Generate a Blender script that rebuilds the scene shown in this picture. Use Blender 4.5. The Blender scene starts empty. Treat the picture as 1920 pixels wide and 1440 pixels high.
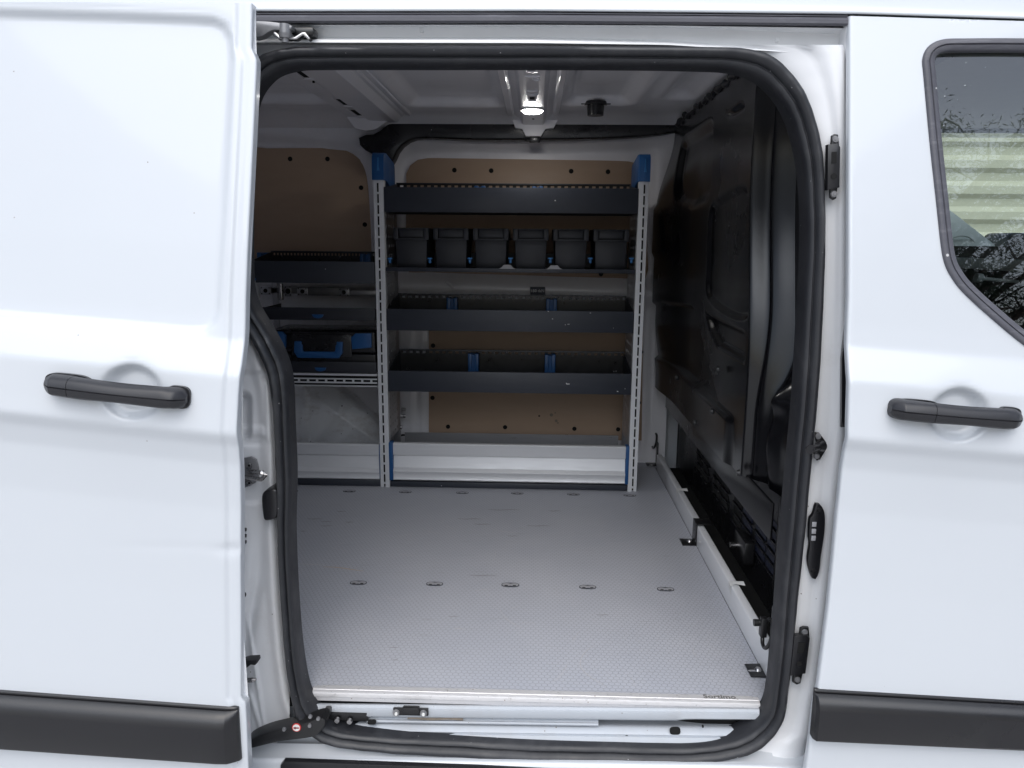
import bpy, bmesh, math, random
import numpy as np
from mathutils import Vector, Matrix

random.seed(7); np.random.seed(7)
scene = bpy.context.scene
COL = scene.collection
R = math.radians

# ------------------------------------------------------------------ camera
CAM = np.array([0.0, -1.35, 0.93])
FPX, CX, CY = 1420.0, 960.0, 720.0
PITCH, YAW, ROLL = R(10.7), R(1.7), R(0.5)
_f = np.array([-math.sin(YAW)*math.cos(PITCH), math.cos(YAW)*math.cos(PITCH), -math.sin(PITCH)])
_r0 = np.array([math.cos(YAW), math.sin(YAW), 0.0]); _u0 = np.cross(_r0, _f)
_r = _r0*math.cos(ROLL) + _u0*math.sin(ROLL); _u = np.cross(_r, _f)
cam_data = bpy.data.cameras.new('camera')
cam_data.sensor_width = 36.0
cam_data.lens = 36.0*FPX/1920.0
cam_data.clip_start = 0.02
cam_data.clip_end = 500.0
cam = bpy.data.objects.new('camera', cam_data)
COL.objects.link(cam)
cam.matrix_world = Matrix(((_r[0], _u[0], -_f[0], CAM[0]), (_r[1], _u[1], -_f[1], CAM[1]),
                           (_r[2], _u[2], -_f[2], CAM[2]), (0, 0, 0, 1)))
scene.camera = cam

# ------------------------------------------------------------------ overcast daylight
SUN_EL, SUN_AZ = R(54), R(182)          # soft sun behind the camera, veiled by cloud
world = bpy.data.worlds.new('World'); scene.world = world; world.use_nodes = True
wn = world.node_tree.nodes; wl = world.node_tree.links
bg = wn['Background']
sky = wn.new('ShaderNodeTexSky'); sky.sky_type = 'NISHITA'; sky.sun_disc = False
sky.sun_elevation = SUN_EL; sky.sun_rotation = SUN_AZ
sky.air_density = 1.0; sky.dust_density = 3.0; sky.ozone_density = 1.0
hs = wn.new('ShaderNodeHueSaturation'); hs.inputs['Saturation'].default_value = 0.80
wl.new(sky.outputs['Color'], hs.inputs['Color'])
wl.new(hs.outputs['Color'], bg.inputs['Color'])
bg.inputs['Strength'].default_value = 0.10
sd = bpy.data.lights.new('sun', 'SUN'); sd.energy = 1.5; sd.angle = R(75); sd.color = (0.90, 0.955, 1.0)
sun = bpy.data.objects.new('sun', sd); COL.objects.link(sun)
_d = Vector((math.sin(SUN_AZ)*math.cos(SUN_EL), math.cos(SUN_AZ)*math.cos(SUN_EL), math.sin(SUN_EL)))
sun.rotation_euler = (-_d).to_track_quat('-Z', 'Y').to_euler()
sun.location = (_d*20)
vs = scene.view_settings
vs.view_transform = 'Standard'; vs.look = 'None'; vs.gamma = 1.0; vs.use_curve_mapping = False
vs.exposure = 0.70
scene.render.engine = 'CYCLES'
scene.cycles.max_bounces = 10; scene.cycles.diffuse_bounces = 6; scene.cycles.glossy_bounces = 5
scene.cycles.transparent_max_bounces = 12; scene.cycles.caustics_reflective = False; scene.cycles.caustics_refractive = False
scene.cycles.use_denoising = True

# ------------------------------------------------------------------ projection helpers: sight line -> point at a real depth
def ray(px, py): return _f + _r*(px-CX)/FPX - _u*(py-CY)/FPX
def on(ax, px, py, v):
    k = ray(px, py); return CAM + k*(v-CAM[ax])/k[ax]
def oy(px, py, y): return on(1, px, py, y)
def ox(px, py, x): return on(0, px, py, x)
def oz(px, py, z): return on(2, px, py, z)

# ------------------------------------------------------------------ materials
MATS = {}
def material(name, col, rough=.5, metal=0., coat=0., var=0., vscale=8., bump=0., bscale=200., spec=.5,
             rvar=0., emit=None, estr=0., specks=None, stretch=None, aniso=0., dirt=None, sheen=0.):
    m = bpy.data.materials.new(name); m.use_nodes = True
    nt = m.node_tree; b = nt.nodes['Principled BSDF']; L = nt.links.new
    b.inputs['Base Color'].default_value = (*col, 1); b.inputs['Roughness'].default_value = rough
    b.inputs['Metallic'].default_value = metal; b.inputs['Coat Weight'].default_value = coat
    b.inputs['Coat Roughness'].default_value = .06; b.inputs['Specular IOR Level'].default_value = spec
    tc = nt.nodes.new('ShaderNodeTexCoord'); src = tc.outputs['Object']
    if stretch:
        mp = nt.nodes.new('ShaderNodeMapping'); mp.inputs['Scale'].default_value = stretch
        L(src, mp.inputs['Vector']); src = mp.outputs['Vector']
    colout = None
    if var or rvar:
        n = nt.nodes.new('ShaderNodeTexNoise'); n.inputs['Scale'].default_value = vscale
        n.inputs['Detail'].default_value = 6; n.inputs['Roughness'].default_value = .6
        L(src, n.inputs['Vector'])
        if var:
            mx = nt.nodes.new('ShaderNodeMix'); mx.data_type = 'RGBA'
            mx.inputs[6].default_value = (*[max(0, c*(1-var)) for c in col], 1)
            mx.inputs[7].default_value = (*[min(1, c*(1+var)) for c in col], 1)
            L(n.outputs['Fac'], mx.inputs[0]); colout = mx.outputs[2]
        if rvar:
            mr = nt.nodes.new('ShaderNodeMapRange')
            mr.inputs[1].default_value = .3; mr.inputs[2].default_value = .7
            mr.inputs[3].default_value = max(.02, rough-rvar); mr.inputs[4].default_value = min(1, rough+rvar)
            L(n.outputs['Fac'], mr.inputs[0]); L(mr.outputs[0], b.inputs['Roughness'])
    def over(fac, c):
        nonlocal colout
        mx = nt.nodes.new('ShaderNodeMix'); mx.data_type = 'RGBA'
        L(fac, mx.inputs[0]); mx.inputs[7].default_value = (*c, 1)
        if colout is not None: L(colout, mx.inputs[6])
        else: mx.inputs[6].default_value = (*col, 1)
        colout = mx.outputs[2]
    if specks:                                   # scattered chips and grit: (scale, radius, density, colour)
        for (sc, rad, den, c) in specks:
            v = nt.nodes.new('ShaderNodeTexVoronoi'); v.inputs['Scale'].default_value = sc
            L(tc.outputs['Object'], v.inputs['Vector'])
            lt = nt.nodes.new('ShaderNodeMath'); lt.operation = 'LESS_THAN'; lt.inputs[1].default_value = rad
            L(v.outputs['Distance'], lt.inputs[0])
            sp = nt.nodes.new('ShaderNodeSeparateColor'); L(v.outputs['Color'], sp.inputs[0])
            l2 = nt.nodes.new('ShaderNodeMath'); l2.operation = 'LESS_THAN'; l2.inputs[1].default_value = den
            L(sp.outputs[0], l2.inputs[0])
            mu = nt.nodes.new('ShaderNodeMath'); mu.operation = 'MULTIPLY'
            L(lt.outputs[0], mu.inputs[0]); L(l2.outputs[0], mu.inputs[1])
            over(mu.outputs[0], c)
    if dirt:                                     # patchy film: (scale, lo, hi, amount, colour)
        sc, lo, hi, am, c = dirt
        n2 = nt.nodes.new('ShaderNodeTexNoise'); n2.inputs['Scale'].default_value = sc
        n2.inputs['Detail'].default_value = 8; n2.inputs['Roughness'].default_value = .7
        L(src, n2.inputs['Vector'])
        mr = nt.nodes.new('ShaderNodeMapRange'); mr.inputs[1].default_value = lo; mr.inputs[2].default_value = hi
        mr.inputs[3].default_value = 0; mr.inputs[4].default_value = am
        L(n2.outputs['Fac'], mr.inputs[0]); over(mr.outputs[0], c)
    if colout is not None: L(colout, b.inputs['Base Color'])
    if bump:
        n = nt.nodes.new('ShaderNodeTexNoise'); n.inputs['Scale'].default_value = bscale; n.inputs['Detail'].default_value = 3
        L(src, n.inputs['Vector'])
        bp = nt.nodes.new('ShaderNodeBump'); bp.inputs['Strength'].default_value = bump; bp.inputs['Distance'].default_value = .002
        L(n.outputs['Fac'], bp.inputs['Height']); L(bp.outputs['Normal'], b.inputs['Normal'])
    if emit:
        b.inputs['Emission Color'].default_value = (*emit, 1); b.inputs['Emission Strength'].default_value = estr
    MATS[name] = m
    return m

WHITE = (.585, .612, .645)
material('white_paint', WHITE, .32, coat=.6, var=.012, vscale=3, bump=.015, bscale=30, rvar=.05,
         specks=[(26, .028, .22, (.25, .22, .2)), (9, .012, .35, (.12, .1, .1))])
material('frame_paint', (.79, .80, .82), .38, coat=.4, var=.03, vscale=9, bump=.03, bscale=60, rvar=.08,
         specks=[(38, .05, .2, (.18, .15, .13)), (14, .03, .3, (.1, .09, .08))], dirt=(5, .56, .8, .3, (.42, .38, .33)))
material('inner_paint', (.84, .83, .86), .36, coat=.25, var=.05, vscale=5, bump=.03, bscale=40, rvar=.08,
         dirt=(6, .55, .8, .25, (.4, .38, .37)))
material('arch_paint', (.80, .81, .83), .38, coat=.3, var=.04, vscale=7, rvar=.08,
         specks=[(30, .10, .14, (.05, .045, .045)), (60, .12, .10, (.08, .07, .07))], stretch=(1, 1, 1.8), dirt=(11, .52, .72, .5, (.36, .31, .26)))
material('rail_grey', (.74, .75, .76), .42, metal=.0, coat=.2, var=.05, vscale=10, rvar=.08)
material('rubber', (.021, .022, .026), .46, var=.25, vscale=14, bump=.12, bscale=160, rvar=.12,
         specks=[(60, .07, .10, (.35, .35, .36)), (110, .08, .06, (.45, .45, .45))], dirt=(10, .52, .8, .35, (.10, .10, .105)))
material('weather_strip', (.085, .085, .10), .5, var=.3, vscale=8, bump=.1, bscale=90, stretch=(1, 6, 6),
         specks=[(40, .10, .10, (.5, .5, .5))], dirt=(14, .55, .7, .35, (.22, .22, .24)))
material('trim_plastic', (.010, .0098, .0118), .31, spec=.6, var=.12, vscale=6, bump=.10, bscale=700, rvar=.06,
         specks=[(22, .02, .3, (.5, .5, .5))], dirt=(4, .6, .8, .2, (.06, .06, .065)))
material('handle_plastic', (.023, .023, .027), .42, var=.12, vscale=20, bump=.08, bscale=500, rvar=.05)
material('black_plastic', (.010, .010, .012), .28, var=.25, vscale=9, bump=.05, bscale=180, rvar=.10,
         specks=[(34, .05, .06, (.4, .4, .42))], dirt=(7, .58, .8, .12, (.12, .12, .13)))
material('bulkhead_plastic', (.0045, .0045, .0058), .25, spec=.62, var=.15, vscale=3, rvar=.05, specks=[(30, .035, .05, (.4, .4, .42))])
material('dimmed_sill_paint', (.46, .49, .53), .40, coat=.3, var=.05, vscale=9, bump=.03, bscale=60, rvar=.08, specks=[(38, .05, .25, (.16, .13, .11)), (14, .03, .35, (.1, .09, .08)), (70, .06, .2, (.2, .17, .15))], dirt=(5, .50, .75, .35, (.36, .33, .30)))  # frame paint with base darkened to offset overhead light, plus grit and dirt
material('black_metal', (.012, .012, .013), .35, coat=.2, var=.2, vscale=30, rvar=.1)
material('void_black', (.004, .004, .004), .9)
material('dark_steel', (.030, .035, .048), .46, var=.12, vscale=6, bump=.06, bscale=600, rvar=.08,
         specks=[(17, .03, .18, (.45, .45, .48))], dirt=(9, .6, .8, .18, (.12, .12, .14)))
material('dimmed_slide_steel', (.015, .017, .025), .5, var=.1, vscale=6)  # rack steel darkened: dim bay light put into the colour
material('box_plastic', (.017, .019, .026), .5, var=.1, vscale=10, bump=.06, bscale=400, rvar=.06)
material('blue_plastic', (.010, .085, .25), .42, var=.12, vscale=15, rvar=.06)
material('pale_blue_plastic', (.03, .17, .42), .45, var=.1, vscale=15)
material('aluminium', (.52, .52, .54), .36, metal=.75, var=.10, vscale=18, rvar=.10, stretch=(1, 1, 14))
material('aluminium_flap', (.74, .75, .77), .44, metal=.25, var=.05, vscale=14, rvar=.10, stretch=(1, 10, 10),
         specks=[(20, .02, .2, (.3, .28, .26))])
material('worn_aluminium', (.68, .67, .675), .36, metal=.35, var=.10, vscale=30, rvar=.12, stretch=(2, 6, 6),
         specks=[(75, .12, .20, (.36, .31, .28))], dirt=(9, .56, .82, .35, (.42, .37, .33)))
material('steel', (.46, .45, .45), .26, metal=.95, var=.12, vscale=30, rvar=.1)
material('dull_steel', (.26, .26, .27), .38, metal=.45, var=.25, vscale=30, rvar=.1)
material('plywood', (.43, .305, .215), .55, var=.10, vscale=4, bump=.03, bscale=80, rvar=.06, stretch=(1, 1, 5),
         specks=[(8, .04, .2, (.05, .03, .02))], dirt=(3, .5, .8, .3, (.50, .38, .28)))
material('ply_edge', (.30, .17, .08), .7, var=.3, vscale=60, stretch=(1, 1, 12))
material('lamp_glow', (1, 1, 1), .3, emit=(1.0, .98, .95), estr=50.0)
material('yellow_label', (.38, .29, .04), .5, var=.1, vscale=30)
material('navy_label', (.010, .014, .035), .5)
material('white_print', (.80, .80, .80), .5)
material('grey_print', (.16, .155, .15), .5)
material('red_print', (.55, .035, .03), .4)
material('sticker_white', (.75, .75, .73), .4)
material('tape', (.72, .72, .71), .55, var=.05, vscale=30)
material('smudge', (.31, .305, .325), .6, var=.3, vscale=80)
material('scratch_pale', (.52, .50, .49), .5)
material('copper_thread', (.50, .40, .30), .5)
material('rust_dirt', (.24, .20, .16), .85, var=.3, vscale=60, bump=.4, bscale=300)
material('pad_grey', (.34, .34, .36), .45)
material('paving', (.42, .415, .41), .9, var=.25, vscale=40, bump=.5, bscale=150)
material('cladding', (.50, .50, .40), .45, var=.03, vscale=3)
material('headliner', (.60, .60, .58), .85, var=.05, vscale=20)
material('cab_dark', (.02, .02, .022), .6, var=.2, vscale=10)
material('cab_pale', (.74, .78, .77), .5, var=.04, vscale=6)
material('bark', (.07, .05, .04), .9, var=.4, vscale=20, bump=.6, bscale=40)
material('leaf', (.035, .055, .025), .6, var=.4, vscale=3)

def glass_material():
    m = bpy.data.materials.new('window_glass'); m.use_nodes = True
    nt = m.node_tree; nt.nodes.clear(); L = nt.links.new
    out = nt.nodes.new('ShaderNodeOutputMaterial')
    tr = nt.nodes.new('ShaderNodeBsdfTransparent'); tr.inputs[0].default_value = (.70, .79, .75, 1)
    gl = nt.nodes.new('ShaderNodeBsdfGlossy'); gl.inputs['Roughness'].default_value = .0
    gl.inputs['Color'].default_value = (.95, .97, 1, 1)
    fr = nt.nodes.new('ShaderNodeFresnel'); fr.inputs['IOR'].default_value = 1.52
    mu = nt.nodes.new('ShaderNodeMath'); mu.operation = 'MULTIPLY'; mu.inputs[1].default_value = 3.4; mu.use_clamp = True
    mx = nt.nodes.new('ShaderNodeMixShader')
    # rain drops: small domes in the reflection
    tc = nt.nodes.new('ShaderNodeTexCoord')
    v = nt.nodes.new('ShaderNodeTexVoronoi'); v.inputs['Scale'].default_value = 90
    L(tc.outputs['Object'], v.inputs['Vector'])
    mr = nt.nodes.new('ShaderNodeMapRange'); mr.inputs[1].default_value = 0; mr.inputs[2].default_value = .2
    mr.inputs[3].default_value = 1; mr.inputs[4].default_value = 0
    L(v.outputs['Distance'], mr.inputs[0])
    sp = nt.nodes.new('ShaderNodeSeparateColor'); L(v.outputs['Color'], sp.inputs[0])
    lt = nt.nodes.new('ShaderNodeMath'); lt.operation = 'LESS_THAN'; lt.inputs[1].default_value = .3
    L(sp.outputs[0], lt.inputs[0])
    m2 = nt.nodes.new('ShaderNodeMath'); m2.operation = 'MULTIPLY'
    L(mr.outputs[0], m2.inputs[0]); L(lt.outputs[0], m2.inputs[1])
    bp = nt.nodes.new('ShaderNodeBump'); bp.inputs['Strength'].default_value = .12; bp.inputs['Distance'].default_value = .001
    L(m2.outputs[0], bp.inputs['Height']); L(bp.outputs['Normal'], gl.inputs['Normal'])
    L(fr.outputs[0], mu.inputs[0]); L(mu.outputs[0], mx.inputs[0]); L(tr.outputs[0], mx.inputs[1]); L(gl.outputs[0], mx.inputs[2])
    L(mx.outputs[0], out.inputs['Surface'])
    MATS['window_glass'] = m
glass_material()

def floor_material():
    """grey phenolic floor board with an embossed honeycomb grip pattern"""
    m = bpy.data.materials.new('hex_floor'); m.use_nodes = True
    nt = m.node_tree; b = nt.nodes['Principled BSDF']; L = nt.links.new
    tc = nt.nodes.new('ShaderNodeTexCoord')
    mp = nt.nodes.new('ShaderNodeMapping'); s = 1/.0125
    mp.inputs['Scale'].default_value = (s, s, 0); L(tc.outputs['Object'], mp.inputs['Vector'])
    def vm(op, a, bb=None):
        n = nt.nodes.new('ShaderNodeVectorMath'); n.operation = op
        for i, q in enumerate((a, bb)):
            if q is None: continue
            if isinstance(q, tuple): n.inputs[i].default_value = q
            else: L(q, n.inputs[i])
        return n
    def ma(op, a, bb=None):
        n = nt.nodes.new('ShaderNodeMath'); n.operation = op
        for i, q in enumerate((a, bb)):
            if q is None: continue
            if isinstance(q, (int, float)): n.inputs[i].default_value = q
            else: L(q, n.inputs[i])
        return n.outputs[0]
    S = (1.0, 1.7320508, 1.0); H = (.5, .8660254, .5)
    p = mp.outputs['Vector']
    def hexd(q):
        ab = vm('ABSOLUTE', q).outputs[0]
        dt = vm('DOT_PRODUCT', ab, (.5, .8660254, 0)).outputs['Value']
        sx = nt.nodes.new('ShaderNodeSeparateXYZ'); L(ab, sx.inputs[0])
        return ma('MAXIMUM', dt, sx.outputs[0])
    def cell(off):
        q = vm('ADD', p, off).outputs[0] if off else p
        md = vm('FLOORED_MODULO', q, S) if False else vm('MODULO', vm('ADD', q, (1000.0, 1732.0508, 0)).outputs[0], S)
        return vm('SUBTRACT', md.outputs[0], H).outputs[0]
    d1 = hexd(cell(None)); d2 = hexd(cell(H))
    dmin = ma('MINIMUM', d1, d2)
    edge = nt.nodes.new('ShaderNodeMapRange'); edge.interpolation_type = 'SMOOTHSTEP'
    edge.inputs[1].default_value = .40; edge.inputs[2].default_value = .49
    edge.inputs[3].default_value = 0; edge.inputs[4].default_value = 1; L(dmin, edge.inputs[0])
    n = nt.nodes.new('ShaderNodeTexNoise'); n.inputs['Scale'].default_value = 2.6; n.inputs['Detail'].default_value = 7
    n.inputs['Roughness'].default_value = .62; L(tc.outputs['Object'], n.inputs['Vector'])
    cr = nt.nodes.new('ShaderNodeMapRange'); cr.inputs[1].default_value = .3; cr.inputs[2].default_value = .7
    cr.inputs[3].default_value = 0; cr.inputs[4].default_value = 1; L(n.outputs['Fac'], cr.inputs[0])
    c1 = nt.nodes.new('ShaderNodeMix'); c1.data_type = 'RGBA'
    c1.inputs[6].default_value = (.41, .425, .475, 1); c1.inputs[7].default_value = (.48, .49, .53, 1)
    L(cr.outputs[0], c1.inputs[0])
    # worn, scuffed fine streaks
    mp2 = nt.nodes.new('ShaderNodeMapping'); mp2.inputs['Scale'].default_value = (3, 26, 1); L(tc.outputs['Object'], mp2.inputs['Vector'])
    n2 = nt.nodes.new('ShaderNodeTexNoise'); n2.inputs['Scale'].default_value = 3; n2.inputs['Detail'].default_value = 8
    n2.inputs['Roughness'].default_value = .75; L(mp2.outputs[0], n2.inputs['Vector'])
    st = nt.nodes.new('ShaderNodeMapRange'); st.inputs[1].default_value = .59; st.inputs[2].default_value = .74
    st.inputs[3].default_value = 0; st.inputs[4].default_value = .75; L(n2.outputs['Fac'], st.inputs[0])
    c2 = nt.nodes.new('ShaderNodeMix'); c2.data_type = 'RGBA'; L(c1.outputs[2], c2.inputs[6])
    c2.inputs[7].default_value = (.28, .27, .28, 1); L(st.outputs[0], c2.inputs[0])
    c3 = nt.nodes.new('ShaderNodeMix'); c3.data_type = 'RGBA'; L(c2.outputs[2], c3.inputs[6])
    c3.inputs[7].default_value = (.24, .245, .265, 1)
    L(ma('MULTIPLY', edge.outputs[0], .66), c3.inputs[0])
    # pale scuffs and grit
    v = nt.nodes.new('ShaderNodeTexVoronoi'); v.inputs['Scale'].default_value = 70; L(tc.outputs['Object'], v.inputs['Vector'])
    lt = ma('LESS_THAN', v.outputs['Distance'], .10)
    sp = nt.nodes.new('ShaderNodeSeparateColor'); L(v.outputs['Color'], sp.inputs[0])
    l2 = ma('LESS_THAN', sp.outputs[0], .035)
    c4 = nt.nodes.new('ShaderNodeMix'); c4.data_type = 'RGBA'; L(c3.outputs[2], c4.inputs[6])
    c4.inputs[7].default_value = (.50, .50, .50, 1); L(ma('MULTIPLY', lt, l2), c4.inputs[0])
    L(c4.outputs[2], b.inputs['Base Color'])
    b.inputs['Roughness'].default_value = .5
    rr = nt.nodes.new('ShaderNodeMapRange'); rr.inputs[3].default_value = .40; rr.inputs[4].default_value = .62
    L(n.outputs['Fac'], rr.inputs[0]); L(rr.outputs[0], b.inputs['Roughness'])
    bp = nt.nodes.new('ShaderNodeBump'); bp.inputs['Strength'].default_value = .35; bp.inputs['Distance'].default_value = .0006
    bp.invert = True; L(edge.outputs[0], bp.inputs['Height']); L(bp.outputs['Normal'], b.inputs['Normal'])
    MATS['hex_floor'] = m
floor_material()

# ------------------------------------------------------------------ object helpers
def place(o, parent):
    if parent is not None:
        o.parent = parent
        if parent.parent is None: o.matrix_parent_inverse = Matrix.Translation(-parent.location)
def link(name, me, mat, parent=None, smooth=None, kind=None):
    if mat is not None and not me.materials:
        me.materials.append(MATS[mat] if isinstance(mat, str) else mat)
    if smooth is not None:
        me.shade_smooth()
        if smooth < 179: me.set_sharp_from_angle(angle=R(smooth))
    o = bpy.data.objects.new(name, me); COL.objects.link(o); place(o, parent)
    if kind: o['kind'] = kind
    return o
def tag(o, label, cat, group=None):
    o['label'] = label; o['category'] = cat
    if group: o['group'] = group
    return o
def thing(name, loc, label, cat, group=None):
    o = bpy.data.objects.new(name, None); COL.objects.link(o); o.location = loc; o.empty_display_size = .1
    return tag(o, label, cat, group)
def raw(name, verts, faces, mat, parent=None, smooth=None, kind=None):
    me = bpy.data.meshes.new(name); me.from_pydata([tuple(map(float, v)) for v in verts], [], faces); me.validate(); me.update()
    return link(name, me, mat, parent, smooth, kind)
def grid(name, rows, mat, parent=None, smooth=180, close_u=False, keep=None, flip=False, thick=0):
    """rows: list of equal-length lists of points -> quad sheet"""
    n = len(rows[0]); verts = [p for r in rows for p in r]; faces = []
    for i in range(len(rows)-1):
        for j in range(n if close_u else n-1):
            k = (j+1) % n
            if keep is not None and not keep(i, j): continue
            q = (i*n+j, i*n+k, (i+1)*n+k, (i+1)*n+j)
            faces.append(q[::-1] if flip else q)
    o = raw(name, verts, faces, mat, parent, smooth)
    if thick:
        s = o.modifiers.new('thickness', 'SOLIDIFY'); s.thickness = thick; s.offset = -1
    return o

SINGLES = {'rivet', 'screw', 'nut', 'bolt', 'sill_hole', 'bulkhead_bolt', 'striker_screw', 'screw_socket', 'embossed_rib', 'small_hole', 'louvre_slot', 'louvre_blade',
           'scuff', 'board_notch', 'chipped_paint', 'wall_bolt', 'label_line', 'hole_lip', 'fitting_hole', 'side_panel', 'roller', 'box_clip', 'end_closure', 'catch_pocket'}
class MB:
    """collects shapes into one bmesh"""
    def __init__(s): s.bm = bmesh.new()
    def _xf(s, vs, M):
        if M is not None: bmesh.ops.transform(s.bm, matrix=M, verts=vs)
    def box(s, x0, x1, y0, y1, z0, z1, bev=0., M=None, seg=2):
        r = bmesh.ops.create_cube(s.bm, size=1.0); vs = r['verts']
        bmesh.ops.transform(s.bm, matrix=Matrix.Translation(((x0+x1)/2, (y0+y1)/2, (z0+z1)/2)) @ Matrix.Diagonal((abs(x1-x0), abs(y1-y0), abs(z1-z0), 1)), verts=vs)
        if bev:
            es = list({e for v in vs for e in v.link_edges})
            rr = bmesh.ops.bevel(s.bm, geom=es, offset=bev, segments=seg, affect='EDGES', profile=.5)
            vs = list({v for f in rr['faces'] for v in f.verts} | {v for v in vs if v.is_valid})
            if M is not None:
                allv = set(vs)
                stack = list(vs)
                while stack:
                    v = stack.pop()
                    for e in v.link_edges:
                        w = e.other_vert(v)
                        if w not in allv: allv.add(w); stack.append(w)
                vs = list(allv)
        s._xf(vs, M); return s
    def cyl(s, p0, p1, r0, r1=None, seg=16, cap=True):
        p0 = Vector(p0); p1 = Vector(p1); r1 = r0 if r1 is None else r1
        d = p1-p0; q = d.to_track_quat('Z', 'Y').to_matrix().to_4x4()
        M = Matrix.Translation((p0+p1)/2) @ q
        bmesh.ops.create_cone(s.bm, cap_ends=cap, cap_tris=False, segments=seg, radius1=r0, radius2=r1, depth=d.length, matrix=M); return s
    def tube(s, pts, r, seg=8, closed=False):
        pts = [Vector(p) for p in pts]; n = len(pts); rings = []
        up = Vector((0, 0, 1))
        for i, p in enumerate(pts):
            a = pts[i-1] if (i > 0 or closed) else pts[0]; b = pts[(i+1) % n] if (i < n-1 or closed) else pts[-1]
            t = (b-a).normalized(); u = t.cross(up)
            if u.length < .05: u = t.cross(Vector((1, 0, 0)))
            u.normalize(); w = u.cross(t)
            rr = r[i] if isinstance(r, (list, tuple)) else r
            rings.append([s.bm.verts.new(p+(u*math.cos(2*math.pi*k/seg)+w*math.sin(2*math.pi*k/seg))*rr) for k in range(seg)])
        for i in range(n if closed else n-1):
            A = rings[i]; B = rings[(i+1) % n]
            for k in range(seg): s.bm.faces.new((A[k], A[(k+1) % seg], B[(k+1) % seg], B[k]))
        if not closed:
            s.bm.faces.new(rings[0][::-1]); s.bm.faces.new(rings[-1])
        return s
    def prism(s, pts, vec, bev=0.):
        """polygon of 3-D points pushed along vec"""
        vec = Vector(vec); a = [s.bm.verts.new(Vector(p)) for p in pts]; b = [s.bm.verts.new(Vector(p)+vec) for p in pts]
        n = len(a); fs = [s.bm.faces.new(a), s.bm.faces.new(b[::-1])]
        for i in range(n): fs.append(s.bm.faces.new((a[i], b[i], b[(i+1) % n], a[(i+1) % n])))
        bmesh.ops.recalc_face_normals(s.bm, faces=fs)
        if bev:
            es = [e for e in {e for f in fs[:1] for e in f.edges}]
            bmesh.ops.bevel(s.bm, geom=es, offset=bev, segments=2, affect='EDGES', profile=.5)
        return s
    def quad(s, *pts):
        s.bm.faces.new([s.bm.verts.new(Vector(p)) for p in pts]); return s
    def disc(s, c, nrm, r, seg=20, h=.001):
        c = Vector(c); nrm = Vector(nrm).normalized(); return s.cyl(c, c+nrm*h, r, r*.97, seg)
    def build(s, name, mat, parent=None, smooth=35, kind=None):
        s.bm.normal_update()
        if name in SINGLES:
            groups = s.clusters()
            if len(groups) > 1:
                last = None
                for g in groups:
                    idx = {v: i for i, v in enumerate(g)}; gs = set(g)
                    fs = {f for v in g for f in v.link_faces}
                    me = bpy.data.meshes.new(name); me.from_pydata([tuple(v.co) for v in g], [], [[idx[v] for v in f.verts] for f in fs]); me.update()
                    last = link(name, me, mat, parent, smooth, kind)
                s.bm.free(); return last
        me = bpy.data.meshes.new(name); s.bm.to_mesh(me); s.bm.free()
        return link(name, me, mat, parent, smooth, kind)
    def clusters(s):
        seen = set(); isl = []
        for v in s.bm.verts:
            if v in seen: continue
            st = [v]; seen.add(v); cur = []
            while st:
                a = st.pop(); cur.append(a)
                for e in a.link_edges:
                    b = e.other_vert(a)
                    if b not in seen: seen.add(b); st.append(b)
            isl.append(cur)
        box = [(np.min([v.co for v in c], 0), np.max([v.co for v in c], 0)) for c in isl]
        lab = list(range(len(isl)))
        def find(i):
            while lab[i] != i: i = lab[i]
            return i
        for i in range(len(isl)):
            for j in range(i):
                gap = np.linalg.norm(np.maximum(0, np.maximum(box[i][0]-box[j][1], box[j][0]-box[i][1])))
                if gap < .0009: lab[find(i)] = find(j)
        out = {}
        for i, c in enumerate(isl): out.setdefault(find(i), []).extend(c)
        return list(out.values())
def copy_tree(o, shift, parent=None):
    c = o.copy(); COL.objects.link(c)
    if parent is None: c.location = o.location + Vector(shift)
    else:
        c.parent = parent; c.matrix_parent_inverse = o.matrix_parent_inverse.copy()
    for ch in o.children: copy_tree(ch, shift, c)
    return c
def text_mesh(name, txt, size, M, mat, parent, extrude=.0002, bold=0., shear=0.):
    cu = bpy.data.curves.new(name, 'FONT'); cu.body = txt; cu.size = size; cu.extrude = extrude; cu.offset = bold; cu.shear = shear
    cu.align_x = 'CENTER'; cu.align_y = 'CENTER'; cu.resolution_u = 3
    t = bpy.data.objects.new(name, cu); COL.objects.link(t)
    dg = bpy.context.evaluated_depsgraph_get(); me = bpy.data.meshes.new_from_object(t.evaluated_get(dg))
    bpy.data.objects.remove(t); bpy.data.curves.remove(cu)
    me.transform(M); me.name = name
    return link(name, me, mat, parent)
def lerp(pts, t):
    """piecewise linear lookup in [(t, v...)]"""
    ts = [p[0] for p in pts]
    return np.interp(t, ts, [p[1] for p in pts])
def sstep(a, b, x):
    t = np.clip((x-a)/(b-a), 0, 1); return t*t*(3-2*t)
def resample(pts, n, closed=False):
    """smooth (Catmull-Rom) resampling of 2-D points"""
    P = np.array(pts, float); m = len(P); out = []
    if closed: get = lambda i: P[i % m]; segs = m
    else: get = lambda i: P[max(0, min(m-1, i))]; segs = m-1
    for i in range(segs):
        a, b, c, d = get(i-1), get(i), get(i+1), get(i+2)
        for k in range(16):
            t = k/16
            out.append(.5*((2*b)+(-a+c)*t+(2*a-5*b+4*c-d)*t*t+(-a+3*b-3*c+d)*t**3))
    if not closed: out.append(P[-1])
    else: out.append(out[0])
    out = np.array(out); s = np.r_[0, np.cumsum(np.linalg.norm(np.diff(out, axis=0), axis=1))]
    q = np.linspace(0, s[-1], n+1 if closed else n)
    r = np.c_[np.interp(q, s, out[:, 0]), np.interp(q, s, out[:, 1])]
    return r[:-1] if closed else r
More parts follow.
